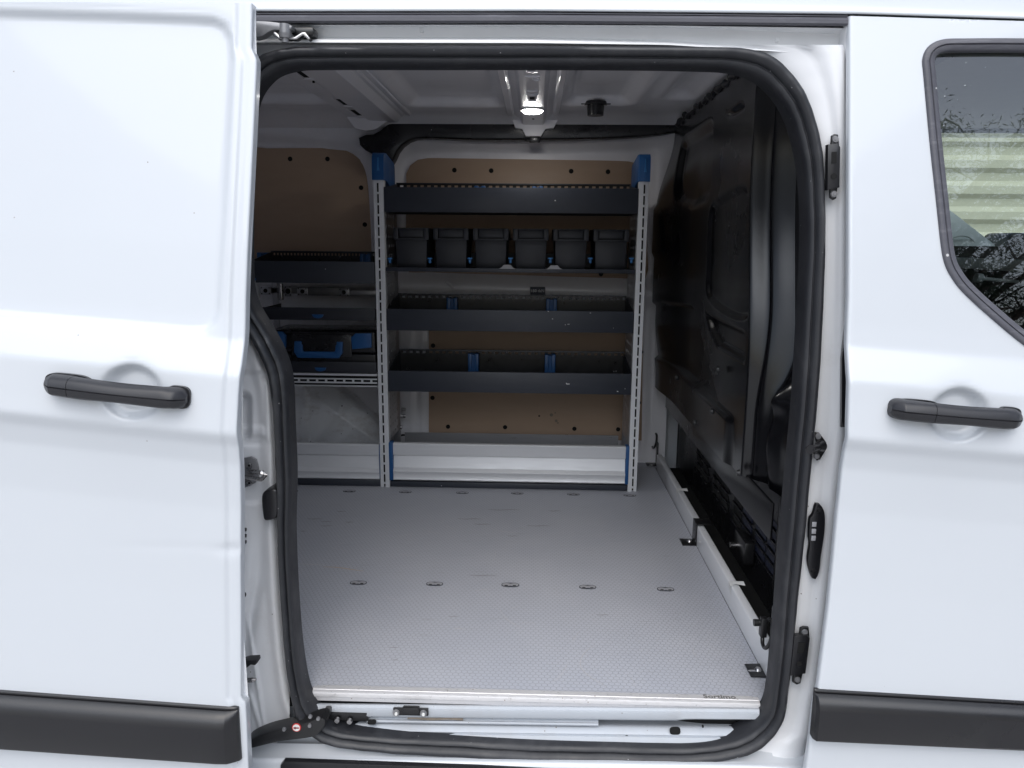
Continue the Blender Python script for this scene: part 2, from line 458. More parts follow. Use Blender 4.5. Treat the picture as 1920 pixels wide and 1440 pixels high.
def inside(poly, x, y):
    c = False; n = len(poly); j = n-1
    for i in range(n):
        xi, yi = poly[i]; xj, yj = poly[j]
        if (yi > y) != (yj > y) and x < (xj-xi)*(y-yi)/(yj-yi)+xi: c = not c
        j = i
    return c
def screw(mb, c, n, r=.006):
    c = Vector(c); n = Vector(n).normalized()
    mb.cyl(c, c+n*.003, r, r*.8, 14)
    mb.cyl(c+n*.0028, c+n*.0042, r*.45, r*.40, 6)

# ================================================================== VAN
van = thing('panel_van', (0, .9, -.62), 'white panel van with its side sliding door open on a fitted load bay', 'van')
def pbox(mb, px0, py0, px1, py1, y, depth, bev=.002, seg=2):
    """box whose front face fills that patch of the plane at depth y"""
    a = oy(px0, (py0+py1)/2, y); b = oy(px1, (py0+py1)/2, y); c = oy((px0+px1)/2, py0, y); d = oy((px0+px1)/2, py1, y)
    return mb.box(a[0], b[0], y, y+depth, d[2], c[2], bev, seg=seg)

# ---- body side profile: y of the outer skin against height
_k = [(-.8, .06), (-.3, -.035), (-.14, -.054), (.0, -.058), (.1, -.057), (.3, -.051), (.45, -.048), (.53, -.0515), (.565, -.0590), (.583, -.0672),
      (.589, -.0690), (.62, -.0655), (.685, -.0595), (.715, -.048), (.745, -.036), (.78, -.030), (.9, -.013), (1.1, .018), (1.31, .050), (1.40, .066)]
_zs = np.linspace(-.8, 1.45, 2251)
_ys = np.interp(_zs, [k[0] for k in _k], [k[1] for k in _k])
_ker = np.exp(-.5*(np.arange(-24, 25)/3.)**2); _ker /= _ker.sum()
_ys = np.convolve(np.pad(_ys, 24, mode='edge'), _ker, mode='valid')
def prof(z): return np.interp(z, _zs, _ys)
class Skin:
    def __init__(s, off, a, b):           # a, b: two sight lines on the waist crease
        s.off = off; A = oy(*a, -.068+off); B = oy(*b, -.068+off)
        s.sl = (B[2]-A[2])/(B[0]-A[0]); s.x0 = A[0]; s.z0 = A[2]
    def y(s, x, z):
        w = .35+.65*np.exp(-((z-.62)/.35)**2)
        return prof(z-(s.z0+s.sl*(x-s.x0)-.588)*w)+s.off
    def hit(s, px, py, d=0.):
        y = -.03+s.off
        for _ in range(12):
            p = oy(px, py, y); y = float(s.y(p[0], p[2]))-d
        return oy(px, py, y)
SF = Skin(0., (1590, 822), (1920, 850))
SD = Skin(-.072, (0, 770), (450, 817))

def seg_dist(poly, X, Z):
    """distance from points to a closed polygon outline, negative inside"""
    P = np.array(poly); D = np.full(X.shape, 9.); S = np.zeros(X.shape, bool); n = len(P)
    for i in range(n):
        a = P[i]; b = P[(i+1) % n]; e = b-a; L2 = (e**2).sum()+1e-12
        t = np.clip(((X-a[0])*e[0]+(Z-a[1])*e[1])/L2, 0, 1)
        D = np.minimum(D, np.hypot(X-a[0]-t*e[0], Z-a[1]-t*e[1]))
        if (b[1]-a[1]) != 0:
            c = ((a[1] > Z) != (b[1] > Z)) & (X < (b[0]-a[0])*(Z-a[1])/(b[1]-a[1])+a[0]); S ^= c
    return np.where(S, -D, D)

# ------------------------------------------------------------------ front cab door
gap_px = [(-60, 1592), (30, 1592), (300, 1592), (560, 1591), (700, 1591), (805, 1590), (847, 1584), (938, 1573), (1050, 1562), (1140, 1553),
          (1289, 1534), (1318, 1527), (1377, 1520), (1440, 1511), (1560, 1494)]
def edge_x(skin, pts, z, dd=0.):
    q = [skin.hit(px, py, dd) for py, px in pts]
    zz = [p[2] for p in q][::-1]; xx = [p[0] for p in q][::-1]
    return np.interp(z, zz, xx)
zs = np.linspace(-.42, 1.3115, 330)
win_px = [(1733, 140), (1731, 112), (1741, 90), (1766, 77), (1810, 75), (1920, 75), (2100, 80), (2230, 100), (2330, 170), (2480, 330), (2600, 520), (2680, 660), (2660, 720),
          (2400, 742), (2150, 735), (2000, 697), (1920, 645), (1850, 587), (1805, 545), (1785, 519), (1773, 495), (1766, 462), (1757, 380), (1745, 270)]
win_px = [tuple(p) for p in resample(win_px, 420, closed=True)]
winw = [SF.hit(*p) for p in win_px]; win_xz = [(p[0], p[2]) for p in winw]
xe = edge_x(SF, gap_px, zs)
cols = np.r_[0, 0, .0008, .003, .006, np.arange(.012, 1.1, .0065)]
X = xe[:, None]+cols[None, :]; Zg = np.repeat(zs[:, None], len(cols), 1)
_a, _b = SF.hit(1600, 30), SF.hit(1920, 39.5)
Zg = np.minimum(Zg, _a[2]+(_b[2]-_a[2])*(X-_a[0])/(_b[0]-_a[0]))
Y = SF.y(X, Zg)
Y[:, 0] += .014; Y[:, 1] += .006; Y[:, 2] += .0018; Y[:, 3] += .0004
def cup(skin, X, Z, Y, px, py, ax, az, dep):
    c = skin.hit(px, py); r = np.hypot((X-c[0])/ax, (Z-c[2])/az)
    return Y + dep*(1-sstep(.62, 1.0, r)) + .0012*np.exp(-((r-1.04)/.05)**2)
Y = cup(SF, X, Zg, Y, 1800, 777, .053, .050, .021)
rows = [[(X[i, j], Y[i, j], Zg[i, j]) for j in range(len(cols))] for i in range(len(zs))]
sd_win = seg_dist(win_xz, X, Zg)
front_door = grid('front_door', rows, 'white_paint', van, keep=lambda i, j: sd_win[i, j] > -.004, smooth=180)

# closing bottom frame of the hole: rubber surround + glass
def ribbon(name, outer, inner, mat, parent, bulge, prof_pts, back=0.):
    """strip between two closed loops of 3-D points, profile list of (t, outward)"""
    rows = []
    n = len(outer)
    for i in range(n+1):
        a = np.array(outer[i % n]); b = np.array(inner[i % n])
        rows.append([tuple(a+(b-a)*t+np.array([0, -o*bulge, 0])) for t, o in prof_pts])
    return grid(name, rows, mat, parent, smooth=60)
cen = np.mean(np.array(win_px), 0)
wp = np.array(win_px)
def inset_px(P, d):
    t = np.roll(P, -1, 0)-np.roll(P, 1, 0); t /= np.linalg.norm(t, axis=1)[:, None]
    nrm = np.c_[-t[:, 1], t[:, 0]]
    if ((P.mean(0)-P)*nrm).sum() < 0: nrm = -nrm
    return P+nrm*d
ip = inset_px(wp, 22)
outer3 = [SF.hit(*p, -.001) for p in inset_px(wp, -3)]; inner3 = [SF.hit(*p, -.004) for p in ip]
ribbon('window_seal', outer3, inner3, 'weather_strip', front_door, .007,
       [(0, 0), (.04, .55), (.16, .9), (.42, 1), (.50, .55), (.56, .85), (.86, .7), (.97, .2), (1., -1.4)])
gx = np.linspace(min(p[0] for p in win_xz), max(p[0] for p in win_xz), 60); gz = np.linspace(min(p[1] for p in win_xz), max(p[1] for p in win_xz), 45)
GX, GZ = np.meshgrid(gx, gz); sdg = seg_dist([(SF.hit(*p)[0], SF.hit(*p)[2]) for p in inset_px(wp, 8)], GX, GZ)
GY = SF.y(GX, GZ)+.012
# the pane is a single gently barrelled sheet
lean = (1.25-.78); GY = SF.y(GX*0+.95, GZ*0+1.25)+.016 + (GZ-1.25)*(.058/.47)*.95
grid('window_pane', [[(GX[i, j], GY[i, j], GZ[i, j]) for j in range(60)] for i in range(45)], 'window_glass', front_door,
     keep=lambda i, j: sdg[i, j] < .006, smooth=180)
# inner lining behind the pane: dark trim frame following the opening
rows = []
for i in range(len(ip)+1):
    p = SF.hit(*ip[i % len(ip)], -.014); q = SF.hit(*inset_px(wp, 2)[i % len(ip)], -.03)
    rows.append([tuple(p), (p[0], p[1]+.03, p[2]), (q[0], q[1]+.05, q[2]), (q[0], q[1]+.09, q[2])])
grid('window_lining', rows, 'cab_dark', front_door, smooth=60)

# ---- door handles -------------------------------------------------
def handle(skin, parent, A, B, split, h, tip_h):
    """A, B: sight lines of the two ends; grip bar lofted along the line, end feet, seam along the middle"""
    a = skin.hit(*A); b = skin.hit(*B); n = 44
    axis = b-a; L = np.linalg.norm(axis); e = axis/L
    e[1] = 0; e /= np.linalg.norm(e); w = np.array([-e[2], 0, e[0]])
    if w[2] < 0: w = -w
    sec = [(.5, -.25), (.5, .35), (.44, .72), (.30, .93), (.035, 1.0), (.012, .90), (-.012, .90), (-.035, 1.0), (-.34, .90), (-.46, .66), (-.5, .30), (-.5, -.25)]
    def loft(name, s0, s1, capends):
        rows = []
        for i in range(n+1):
            s = s0+(s1-s0)*i/n; d = min(s, 1-s)*L
            p = a+(b-a)*s
            rnd = math.sqrt(max(0., 1-(1-min(1., d/(h*.46)))**2))
            hh = h*(.34+.66*rnd)*(1-.10*math.exp(-((s-.55)/.22)**2))
            foot = max(float(1-sstep(.02, .30, s)), float(sstep(.84, .93, s)))
            back = .013*(1-foot)-.004*foot
            front = (.030+.007*math.sin(math.pi*s))*(.55+.45*min(1, d/.016))
            front = front if 0 < i < n or not capends else front*.8
            y0 = float(skin.y(p[0], p[2]))
            row = []
            for (u, v) in sec:
                out = back+(front-back)*max(v, 0) if v >= 0 else back
                q = p+w*u*hh
                row.append((q[0], y0-out, q[2]))
            rows.append(row)
        o = grid(name, rows, 'handle_plastic', parent, smooth=50, close_u=True)
        me = o.data; k = len(sec); bm = bmesh.new(); bm.from_mesh(me); bm.verts.ensure_lookup_table()
        bm.faces.new([bm.verts[j] for j in range(k)]); bm.faces.new([bm.verts[n*k+j] for j in range(k)][::-1])
        bmesh.ops.recalc_face_normals(bm, faces=bm.faces[:]); bm.to_mesh(me); bm.free()
        return o
    loft('handle_cap', 0., split-.004, False)
    loft('handle_grip', split, 1., False)
    # base pads on the skin
    for (s, hl) in ((split*.72, .040), (.925, .020)):
        p = a+(b-a)*s; y0 = float(skin.y(p[0], p[2])); mb = MB()
        pts = []
        for k in range(28):
            t = 2*math.pi*k/28; cu = abs(math.cos(t))**.6*math.copysign(1, math.cos(t)); sv = abs(math.sin(t))**.6*math.copysign(1, math.sin(t))
            q = p+e*hl*cu+w*(h*.535)*sv; pts.append((q[0], y0+.004, q[2]))
        mb.prism(pts, (0, -.009, 0)); mb.build('handle_base', 'trim_plastic', parent)
handle(SF, front_door, (1664, 764), (1907, 784), .30, .0350, .03)

# ---- rubbing strip on a door ---------------------------------------
def moulding(skin, parent, top, bot, taper_a, taper_b, hidden):
    """top/bot: [(px,py),...] two sight lines each; runs on past the frame by `hidden` metres at one end"""
    T = [skin.hit(*p) for p in top]; Bt = [skin.hit(*p) for p in bot]
    x0 = min(T[0][0], T[1][0]) - (hidden if taper_b else 0); x1 = max(T[0][0], T[1][0]) + (hidden if taper_a else 0)
    zt = lambda x: np.interp(x, [T[0][0], T[1][0]], [T[0][2], T[1][2]]) + (0)
    slt = (T[1][2]-T[0][2])/(T[1][0]-T[0][0]); slb = (Bt[1][2]-Bt[0][2])/(Bt[1][0]-Bt[0][0])
    rows = []
    xs = np.linspace(x0, x1, 60)
    xs = np.unique(np.r_[xs, x0+np.array([.0, .0015, .004, .008, .013, .02]), x1-np.array([.0, .0015, .004, .008, .013, .02])])
    secs = [(0, -.004), (.0, .001), (.02, .004), (.04, .0045), (.055, .001), (.065, .004), (.09, .010), (.15, .0165), (.22, .0205), (.30, .0232), (.33, .0238), (.55, .0242), (.93, .0235), (.98, .021), (1.0, .016), (1.0, -.004)]
    for x in xs:
        a = T[0][2]+slt*(x-T[0][0]); b = Bt[0][2]+slb*(x-Bt[0][0]); k = 1.
        if taper_b: k = min(k, math.sqrt(max(0, min(1, (x1-x)/.024))))
        if taper_a: k = min(k, math.sqrt(max(0, min(1, (x-x0+.002)/.005))))
        rows.append([(x, float(skin.y(x, a+(b-a)*t))-(o*k if o > 0 else o), a+(b-a)*t) for t, o in secs])
    o = grid('rubbing_strip', rows, 'trim_plastic', parent, smooth=28)
    bm = bmesh.new(); bm.from_mesh(o.data); bm.verts.ensure_lookup_table(); k = len(secs)
    bm.faces.new([bm.verts[j] for j in range(k)][::-1]); bm.faces.new([bm.verts[(len(xs)-1)*k+j] for j in range(k)])
    bm.to_mesh(o.data); bm.free()
moulding(SF, front_door, [(1527, 1291), (1920, 1314)], [(1519, 1378), (1920, 1396)], True, False, .62)

# ------------------------------------------------------------------ sliding door
sl_px = [(-70, 479), (0, 479), (95, 478), (108, 484), (116, 487), (130, 487), (480, 470), (560, 467), (615, 466), (680, 460), (740, 453), (800, 450), (815, 451), (850, 455),
         (1040, 457), (1300, 458), (1308, 466), (1345, 468), (1420, 471), (1520, 473)]
zs2 = np.linspace(-.40, 1.312, 360)
xe2 = edge_x(SD, sl_px, zs2, -.020)
cols2 = np.r_[-np.arange(.034, 1.18, .006)[::-1], -.031, -.0285, -.026, -.0235, -.021, -.018, -.012, -.006, -.003, -.0008, 0, 0, 0]
X2 = xe2[:, None]+cols2[None, :]; Z2 = np.repeat(zs2[:, None], len(cols2), 1); Y2 = SD.y(X2, Z2)
D2 = np.repeat((-cols2)[None, :], len(zs2), 0)
Y2 += .0045*(1-sstep(.018, .029, D2)) - .0018*np.exp(-((D2-.010)/.005)**2)
Y2[:, -4] += .0003; Y2[:, -3] += .0018; Y2[:, -2] += .006; Y2[:, -1] += .020
rec_px = [(-420, 2), (0, 14), (200, 20), (360, 26), (400, 29), (424, 40), (438, 66), (441, 110), (434, 250), (425, 420), (417, 540), (414, 585), (406, 612), (388, 628), (350, 631), (200, 617), (0, 600), (-420, 566)]
rec = [SD.hit(*p) for p in rec_px]
sdr = seg_dist([(p[0], p[2]) for p in rec], X2, Z2)
Y2 += .0105*(1-sstep(-.014, .001, sdr)) + .001*np.exp(-((sdr-.004)/.004)**2)
# shallow dent near the edge
c = SD.hit(430, 1032); Y2 += .0028*np.exp(-(((X2-c[0])/.022)**2+((Z2-c[2])/.010)**2)) + .0005*np.exp(-(((X2-c[0]+.10)/.10)**2+((Z2-c[2]-.004)/.008)**2))
Y2 = cup(SD, X2, Z2, Y2, 245, 735, .055, .0505, .021)
sliding_door = grid('sliding_door', [[(X2[i, j], Y2[i, j], Z2[i, j]) for j in range(len(cols2))] for i in range(len(zs2))], 'white_paint', van, smooth=180)
handle(SD, sliding_door, (93, 717), (356, 746), .205, .0355, .03)
moulding(SD, sliding_door, [(0, 1293), (447, 1326)], [(0, 1392), (450, 1423)], False, True, .75)
# inner skin so that the door has its thickness from the side
zi = np.linspace(-.40, 1.312, 12)
grid('inner_panel', [[(float(edge_x(SD, sl_px, z, -.02))-d, float(SD.y(-.6, z))+.02+(.04 if d > .02 else 0), z) for d in (0., .018, .03, .2, .6, 1.17)] for z in zi], 'frame_paint', sliding_door)

# hinge arm of the sliding door (lower) with warning sticker
mb = MB()
arm = [(462, 1392), (500, 1374), (560, 1360), (600, 1347), (611, 1352), (607, 1366), (592, 1381), (575, 1386), (520, 1393), (462, 1406)]
mb.prism([tuple(oy(px, py, .0)) for px, py in resample(arm, 44, closed=True)], (0, .035, 0), .006)
lower_arm = mb.build('lower_arm', 'black_metal', sliding_door, 40)
p = oy(556, 1364, -.001)
MB().cyl(p+np.array([0, .001, 0]), p-np.array([0, .0008, 0]), .0090, .0090, 26).build('sticker', 'red_print', lower_arm)
MB().cyl(p, p-np.array([0, .0014, 0]), .0073, .0073, 26).build('sticker_face', 'sticker_white', lower_arm)
mb = MB(); q = p-np.array([0, .0016, 0])
mb.box(q[0]-.0055, q[0]+.005, q[1], q[1]+.0006, q[2]-.0016, q[2]+.0012); mb.box(q[0]-.004, q[0]-.001, q[1], q[1]+.0006, q[2]-.003, q[2]+.002)
mb.build('sticker_print', 'black_metal', lower_arm)
MB().box(q[0]-.0075, q[0]+.0075, q[1]-.0002, q[1]+.0003, q[2]-.0005, q[2]+.0005).build('sticker_bar', 'red_print', lower_arm)
mb = MB()
for px, py in ((532, 1369), (580, 1362), (596, 1349), (581, 1345)):
    c = oy(px, py, -.003); mb.cyl(c+np.array([0, .004, 0]), c, .0042, .0034, 12)
mb.build('rivet', 'dull_steel', lower_arm)
# roller carriage behind the arm
mb = MB(); pbox(mb, 590, 1334, 690, 1352, .055, .02, .003); pbox(mb, 604, 1338, 616, 1350, .03, .03, .004)
mb.build('roller_carriage', 'black_metal', sliding_door)
mb = MB()
for px, py in ((633, 1349), (656, 1351)):
    c = oy(px, py, .05); mb.cyl(c, c-np.array([0, .006, 0]), .006, .005, 14)
mb.build('roller', 'steel', sliding_door)
# upper arm in the roof rail
mb = MB()
up = [(470, 42), (495, 39), (530, 43), (546, 47), (546, 54), (533, 58), (515, 56), (503, 60), (490, 68), (470, 69)]
mb.prism([tuple(oy(px, py, .03)) for px, py in resample(up, 34, closed=True)], (0, .02, 0), .003)
upper_arm = mb.build('upper_arm', 'dull_steel', sliding_door, 40)
mb = MB(); c0 = oy(535, 46, .035); c1 = oy(535, 76, .035)
mb.cyl(c0, oy(535, 64, .035), .010, .010, 18); mb.cyl(oy(535, 64, .035), oy(535, 72, .035), .0125, .010, 18); mb.cyl(oy(535, 72, .035), oy(535, 80, .035), .0065, .006, 12)
mb.build('pivot', 'dull_steel', upper_arm)
mb = MB()
mb.prism([tuple(oy(px, py, .035)) for px, py in [(510, 58), (516, 58), (525, 68), (552, 69), (566, 60), (572, 60), (582, 72), (578, 75), (568, 66), (556, 74), (524, 74), (512, 66)]], (0, .014, 0), .002)
mb.build('spring_clip', 'steel', upper_arm)
mb = MB(); pbox(mb, 545, 50, 588, 66, .05, .03, .004); mb.build('roller_block', 'black_metal', upper_arm)

# ------------------------------------------------------------------ door aperture: seal
seal_pairs = [((430, 300), (462, 300)), ((440, 180), (470, 195)), ((480, 112), (500, 143)), ((530, 92), (545, 124)), ((600, 87), (610, 121)), ((800, 87), (800, 121)),
 ((1000, 87), (1000, 121)), ((1200, 87), (1200, 122)), ((1330, 88), (1310, 124)), ((1400, 91), (1375, 128)), ((1450, 107), (1425, 145)), ((1490, 145), (1462, 180)),
 ((1518, 195), (1487, 225)), ((1537, 260), (1503, 285)), ((1545, 340), (1512, 355)), ((1546, 450), (1514, 455)), ((1542, 600), (1507, 600)), ((1531, 760), (1497, 760)),
 ((1516, 920), (1482, 920)), ((1500, 1080), (1468, 1080)), ((1487, 1200), (1459, 1200)), ((1478, 1290), (1450, 1285)), ((1468, 1345), (1440, 1335)), ((1440, 1388), (1412, 1368)),
 ((1390, 1415), (1365, 1390)), ((1300, 1428), (1295, 1399)), ((1150, 1429), (1150, 1397)), ((1000, 1425), (1000, 1393)), ((850, 1416), (850, 1386)), ((720, 1407), (720, 1379)),
 ((640, 1398), (645, 1372)), ((590, 1380), (605, 1355)), ((562, 1350), (580, 1325)), ((548, 1310), (567, 1290)), ((536, 1230), (556, 1220)), ((527, 1120), (548, 1120)),
 ((521, 1000), (543, 1000)), ((519, 900), (545, 900)), ((514, 800), (541, 800)), ((508, 730), (538, 725)), ((498, 690), (530, 683)), ((482, 655), (514, 645)),
 ((462, 622), (494, 610)), ((445, 590), (474, 575)), ((432, 540), (462, 530)), ((428, 420), (460, 420))]
def seal_y(z): return np.interp(z, [-.2, 0, .5, 1.0, 1.3], [.028, .036, .046, .052, .058])
def on_seal(px, py, d=0.):
    y = .05
    for _ in range(6): p = oy(px, py, y); y = float(seal_y(p[2]))+d
    return oy(px, py, y)
so = resample([a for a, b in seal_pairs], 260, closed=True)
# resample the inner loop by matching parameter
par = []
SEG = 16
P_o = np.array([a for a, b in seal_pairs], float); P_i = np.array([b for a, b in seal_pairs], float)
def cr(P, i, t):
    m = len(P); a, b, c, d = P[(i-1) % m], P[i % m], P[(i+1) % m], P[(i+2) % m]
    return .5*((2*b)+(-a+c)*t+(2*a-5*b+4*c-d)*t*t+(-a+3*b-3*c+d)*t**3)
rows = []
prs = [(0, .010), (.02, -.002), (.10, -.012), (.24, -.018), (.40, -.0175), (.54, -.012), (.62, -.0055), (.66, -.0055), (.74, -.0095), (.86, -.0085), (.96, -.002), (1.0, .010), (1.0, .045)]
for i in range(len(P_o)):
    for k in range(6):
        a = cr(P_o, i, k/6); b = cr(P_i, i, k/6); wob = .0009*math.sin((i*6+k)*.61)+.0006*math.sin((i*6+k)*1.7)
        row = []
        for t, d in prs:
            q = a+(b-a)*t
            p0 = on_seal(*q); row.append((p0[0], p0[1]+d+(wob if .05 < t < .95 else 0), p0[2]))
        rows.append(row)
rows.append(rows[0])
grid('door_seal', rows, 'rubber', van, smooth=60)
def seal_outer_right(py):
    pts = [(b, a) for (a, b) in [p[0] for p in seal_pairs[8:27]]]
    return np.interp(py, [p[0] for p in pts], [p[1] for p in pts])
def seal_outer_left(py):
    pts = sorted([(b, a) for (a, b) in [p[0] for p in seal_pairs[30:45]]])
    return np.interp(py, [p[0] for p in pts], [p[1] for p in pts])

# ---- right pillar (white, between seal and cab door)
rows = []
for py in list(np.arange(84, 1400, 9))+[1405, 1412, 1418, 1424, 1430, 1440, 1460, 1500]:
    a = seal_outer_right(py)-14 if py < 1385 else seal_outer_right(min(py, 1428))-60
    g = np.interp(py, [p[0] for p in gap_px], [p[1] for p in gap_px])
    if py < 260: a = min(a, g-40)
    z = oy(1550, py, .05)[2]; base = float(seal_y(z))
    # pressed pads where the catches sit
    pad = -.004*math.exp(-((py-310)/75.)**4)-.004*math.exp(-((py-1015)/95.)**4)-.004*math.exp(-((py-1230)/70.)**4)
    sec = [(0, .016), (.16, .012), (.30, .008+pad*.6), (.50, .006+pad*.6), (.62, .004), (.68, -.0005), (.80, -.003), (.90, -.0025), (.955, .001), (.965, .03), (1.08, .035)]
    rows.append([tuple(oy(a+(g-a)*t, py, base+d)) for t, d in sec])
pillar = grid('door_pillar', rows, 'frame_paint', van, smooth=70)
rows = []
for py in np.linspace(20, 1500, 60):
    g = np.interp(py, [p[0] for p in gap_px], [p[1] for p in gap_px]); rows.append([tuple(oy(g-5, py, .066 if py < 600 else .05)), tuple(oy(g+16, py, .062 if py < 600 else .046))])
grid('shut_line_shade', rows, 'void_black', pillar)  # black strip painted as the shade inside the door gap
# black rubber strip in the shut line
rows = []
for py in np.linspace(600, 800, 12):
    g = np.interp(py, [p[0] for p in gap_px], [p[1] for p in gap_px])
    w = 10*min(1, (py-588)/80.) if py < 690 else 10
    rows.append([tuple(oy(g-w-1, py, .024)), tuple(oy(g-w, py, .018)), tuple(oy(g+2, py, .018))])
grid('gap_strip', rows, 'trim_plastic', pillar, smooth=30, thick=.004)

# catches and contacts on the pillar
def catch(cx, cy, ln, wd, skew, y):
    """door guide plate: body with a window, a round pocket and screwed ears"""
    k = ln/2; body = [(cx-wd*.5+skew*.4, cy-k*.68), (cx+wd*.30+skew*.45, cy-k*.72), (cx+wd*.5+skew*.35, cy-k*.60), (cx+wd*.46-skew*.45, cy+k*.62), (cx-wd*.5-skew*.5, cy+k*.70)]
    ear = [(cx-wd*.26+skew*.6, cy-k*.6), (cx-wd*.2+skew*.7, cy-k*.95), (cx+skew*.7, cy-k), (cx+wd*.30+skew*.75, cy-k*.98), (cx+wd*.40+skew*.6, cy-k*.6), (cx+wd*.30-skew*.5, cy+k*.6), (cx+wd*.22-skew*.7, cy+k*.95), (cx-wd*.02-skew*.7, cy+k), (cx-wd*.26-skew*.7, cy+k*.93), (cx-wd*.28-skew*.5, cy+k*.6)]
    mb = MB(); mb.prism([tuple(oy(px, py, y-.003)) for px, py in ear], (0, .006, 0), .0012)
    o = mb.build('door_catch', 'black_metal', pillar, 40)
    mb = MB(); mb.prism([tuple(oy(px, py, y-.010)) for px, py in body], (0, .012, 0), .002); mb.build('catch_body', 'trim_plastic', o, 40)
    mb = MB(); a = [(cx-wd*.18+skew*.2, cy-k*.46), (cx+wd*.20+skew*.25, cy-k*.46), (cx+wd*.18+skew*.05, cy-k*.12), (cx-wd*.20, cy-k*.10)]
    mb.prism([tuple(oy(px, py, y-.0112)) for px, py in a], (0, .001, 0))
    c = oy(cx-skew*.2, cy+k*.28, y-.0115); mb.cyl(c, c+np.array([0, .001, 0]), .0052, .0052, 16)
    mb.build('catch_pocket', 'void_black', o)
    mb = MB()
    screw(mb, oy(cx+wd*.06+skew*.68, cy-k*.83, y-.003), (0, -1, 0), .0062); screw(mb, oy(cx-skew*.62, cy+k*.82, y-.003), (0, -1, 0), .0062)
    mb.build('screw', 'dull_steel', o)
catch(1564, 313, 124, 24, 1, .040)
catch(1501, 1230, 108, 30, 9, .028)
mb = MB()
sh = [(1531, 945), (1540, 948), (1547, 965), (1546, 1000), (1540, 1040), (1537, 1068), (1531, 1085), (1524, 1086), (1518, 1070), (1515, 1050), (1519, 1020), (1517, 1012), (1519, 972), (1525, 965)]
mb.prism([tuple(oy(px, py, .030)) for px, py in resample(sh, 40, closed=True)], (0, .01, 0), .0015); contact = mb.build('contact_plate', 'trim_plastic', pillar, 40)
for py in (983, 996, 1009):
    mb = MB(); pbox(mb, 1523-(py-983)*.06, py-4, 1531-(py-983)*.06, py+5, .0285, .002, .0004); mb.build('contact_pad', 'pad_grey', contact)
mb = MB(); screw(mb, oy(1536, 957, .030), (0, -1, 0), .005); screw(mb, oy(1525, 1071, .030), (0, -1, 0), .005); mb.build('screw', 'black_metal', contact)
mb = MB()
sh = [(1530, 811), (1537, 812), (1550, 830), (1550, 842), (1538, 862), (1532, 864), (1527, 852), (1528, 838), (1532, 830), (1529, 820)]
mb.prism([tuple(oy(px, py, .038)) for px, py in sh], (0, .006, 0), .0015); stop = mb.build('stop_plate', 'black_metal', pillar, 40)
mb = MB(); a = oy(1540, 836, .036); b = oy(1519, 842, .002); mb.cyl(a, a*.7+b*.3, .011, .0075, 18); mb.cyl(a*.7+b*.3, b, .0062, .0062, 18); mb.cyl(b, b-np.array([0, .003, 0]), .0085, .0085, 18)
mb.build('stop_pin', 'trim_plastic', stop, 40)
mb = MB(); screw(mb, oy(1534, 818, .038), (0, -1, 0), .006); screw(mb, oy(1531, 855, .038), (0, -1, 0), .006); mb.build('screw', 'dull_steel', stop)

# ---- header: roof side, weather strip, roller rail (stations run along the van)
def header(name, mat, stations, prof_fn, smooth=40):
    rows = []
    for px in stations:
        rows.append([tuple(oy(px, py, y)) for py, y in prof_fn(px)])
    return grid(name, rows, mat, van, smooth=smooth)
st = list(np.linspace(-700, 2700, 70))
ln = lambda px, pts: float(np.interp(px, [p[0] for p in pts], [p[1] for p in pts]))
top_edge = [(-700, 12), (480, 21), (1000, 20.5), (1300, 23), (1592, 26), (1920, 36), (2700, 62)]
header('roof_side', 'white_paint', st, lambda px: [(ln(px, top_edge)-95, .24), (ln(px, top_edge)-78, .165), (ln(px, top_edge)-62, .125), (ln(px, top_edge)-50, .100), (ln(px, top_edge)-34, .078), (ln(px, top_edge)-16, .060), (ln(px, top_edge)-6, .054), (ln(px, top_edge)-1, .053), (ln(px, top_edge)+.5, .056), (ln(px, top_edge)+1.2, .064), (ln(px, top_edge)+2, .09)], 180)
st2 = list(np.linspace(330, 1590, 60))
header('weather_strip', 'weather_strip', st2, lambda px: [(ln(px, top_edge)+t, y) for t, y in ((1.5, .075), (2, .060), (3.2, .056), (5, .056), (6.4, .0595), (7.2, .0545), (11, .051), (18, .051), (22, .054), (23.5, .066), (24, .085))], 35)
rail_a = [(330, 47), (1000, 46.5), (1250, 48), (1592, 53)]
rail_b = [(330, 73), (1000, 74), (1250, 80), (1400, 90), (1592, 103)]
rail_c = [(330, 81), (1000, 82.5), (1250, 86), (1400, 95), (1592, 107)]
def railprof(px):
    a, b, c = ln(px, rail_a), ln(px, rail_b), ln(px, rail_c); s = float(np.clip((px-1250)/330, 0, 1))
    return [(a-2.5, .088), (a-2, .070), (a, .066), (a+1.2, .068), (a+1.6, .072), (a+3+9*s, .086), (b-4, .090), (b-1.5, .087), (b, .070), (b+1, .066), (c-2, .064), (c, .070), (c+3, .085), (c+26, .090)]
roof_rail = header('roller_rail', 'rail_grey', list(np.linspace(330, 1588, 50)), railprof, 35)
mb = MB(); mb.prism([tuple(oy(px, py, .058)) for px, py in ((1586, 46), (1591.5, 46), (1591.5, 112), (1586, 110))], (0, .10, 0)); mb.build('rail_end', 'frame_paint', roof_rail)
mb = MB()
for px, py in ((791, 58), (1457, 75)):
    c = oy(px, py, .087); mb.cyl(c+np.array([0, .005, 0]), c-np.array([0, .002, 0]), .0042, .0035, 14)
mb.build('rivet', 'rail_grey', roof_rail)
# closing plate above the pillar, behind the seal corner
grid('pillar_cap', [[tuple(oy(a+(1588-a)*t, py, y)) for t in (0, .3, .6, .8, 1)] for py, y, a in ((88, .084, 1392), (104, .080, 1430), (128, .078, 1462), (170, .078, 1490))], 'frame_paint', van)

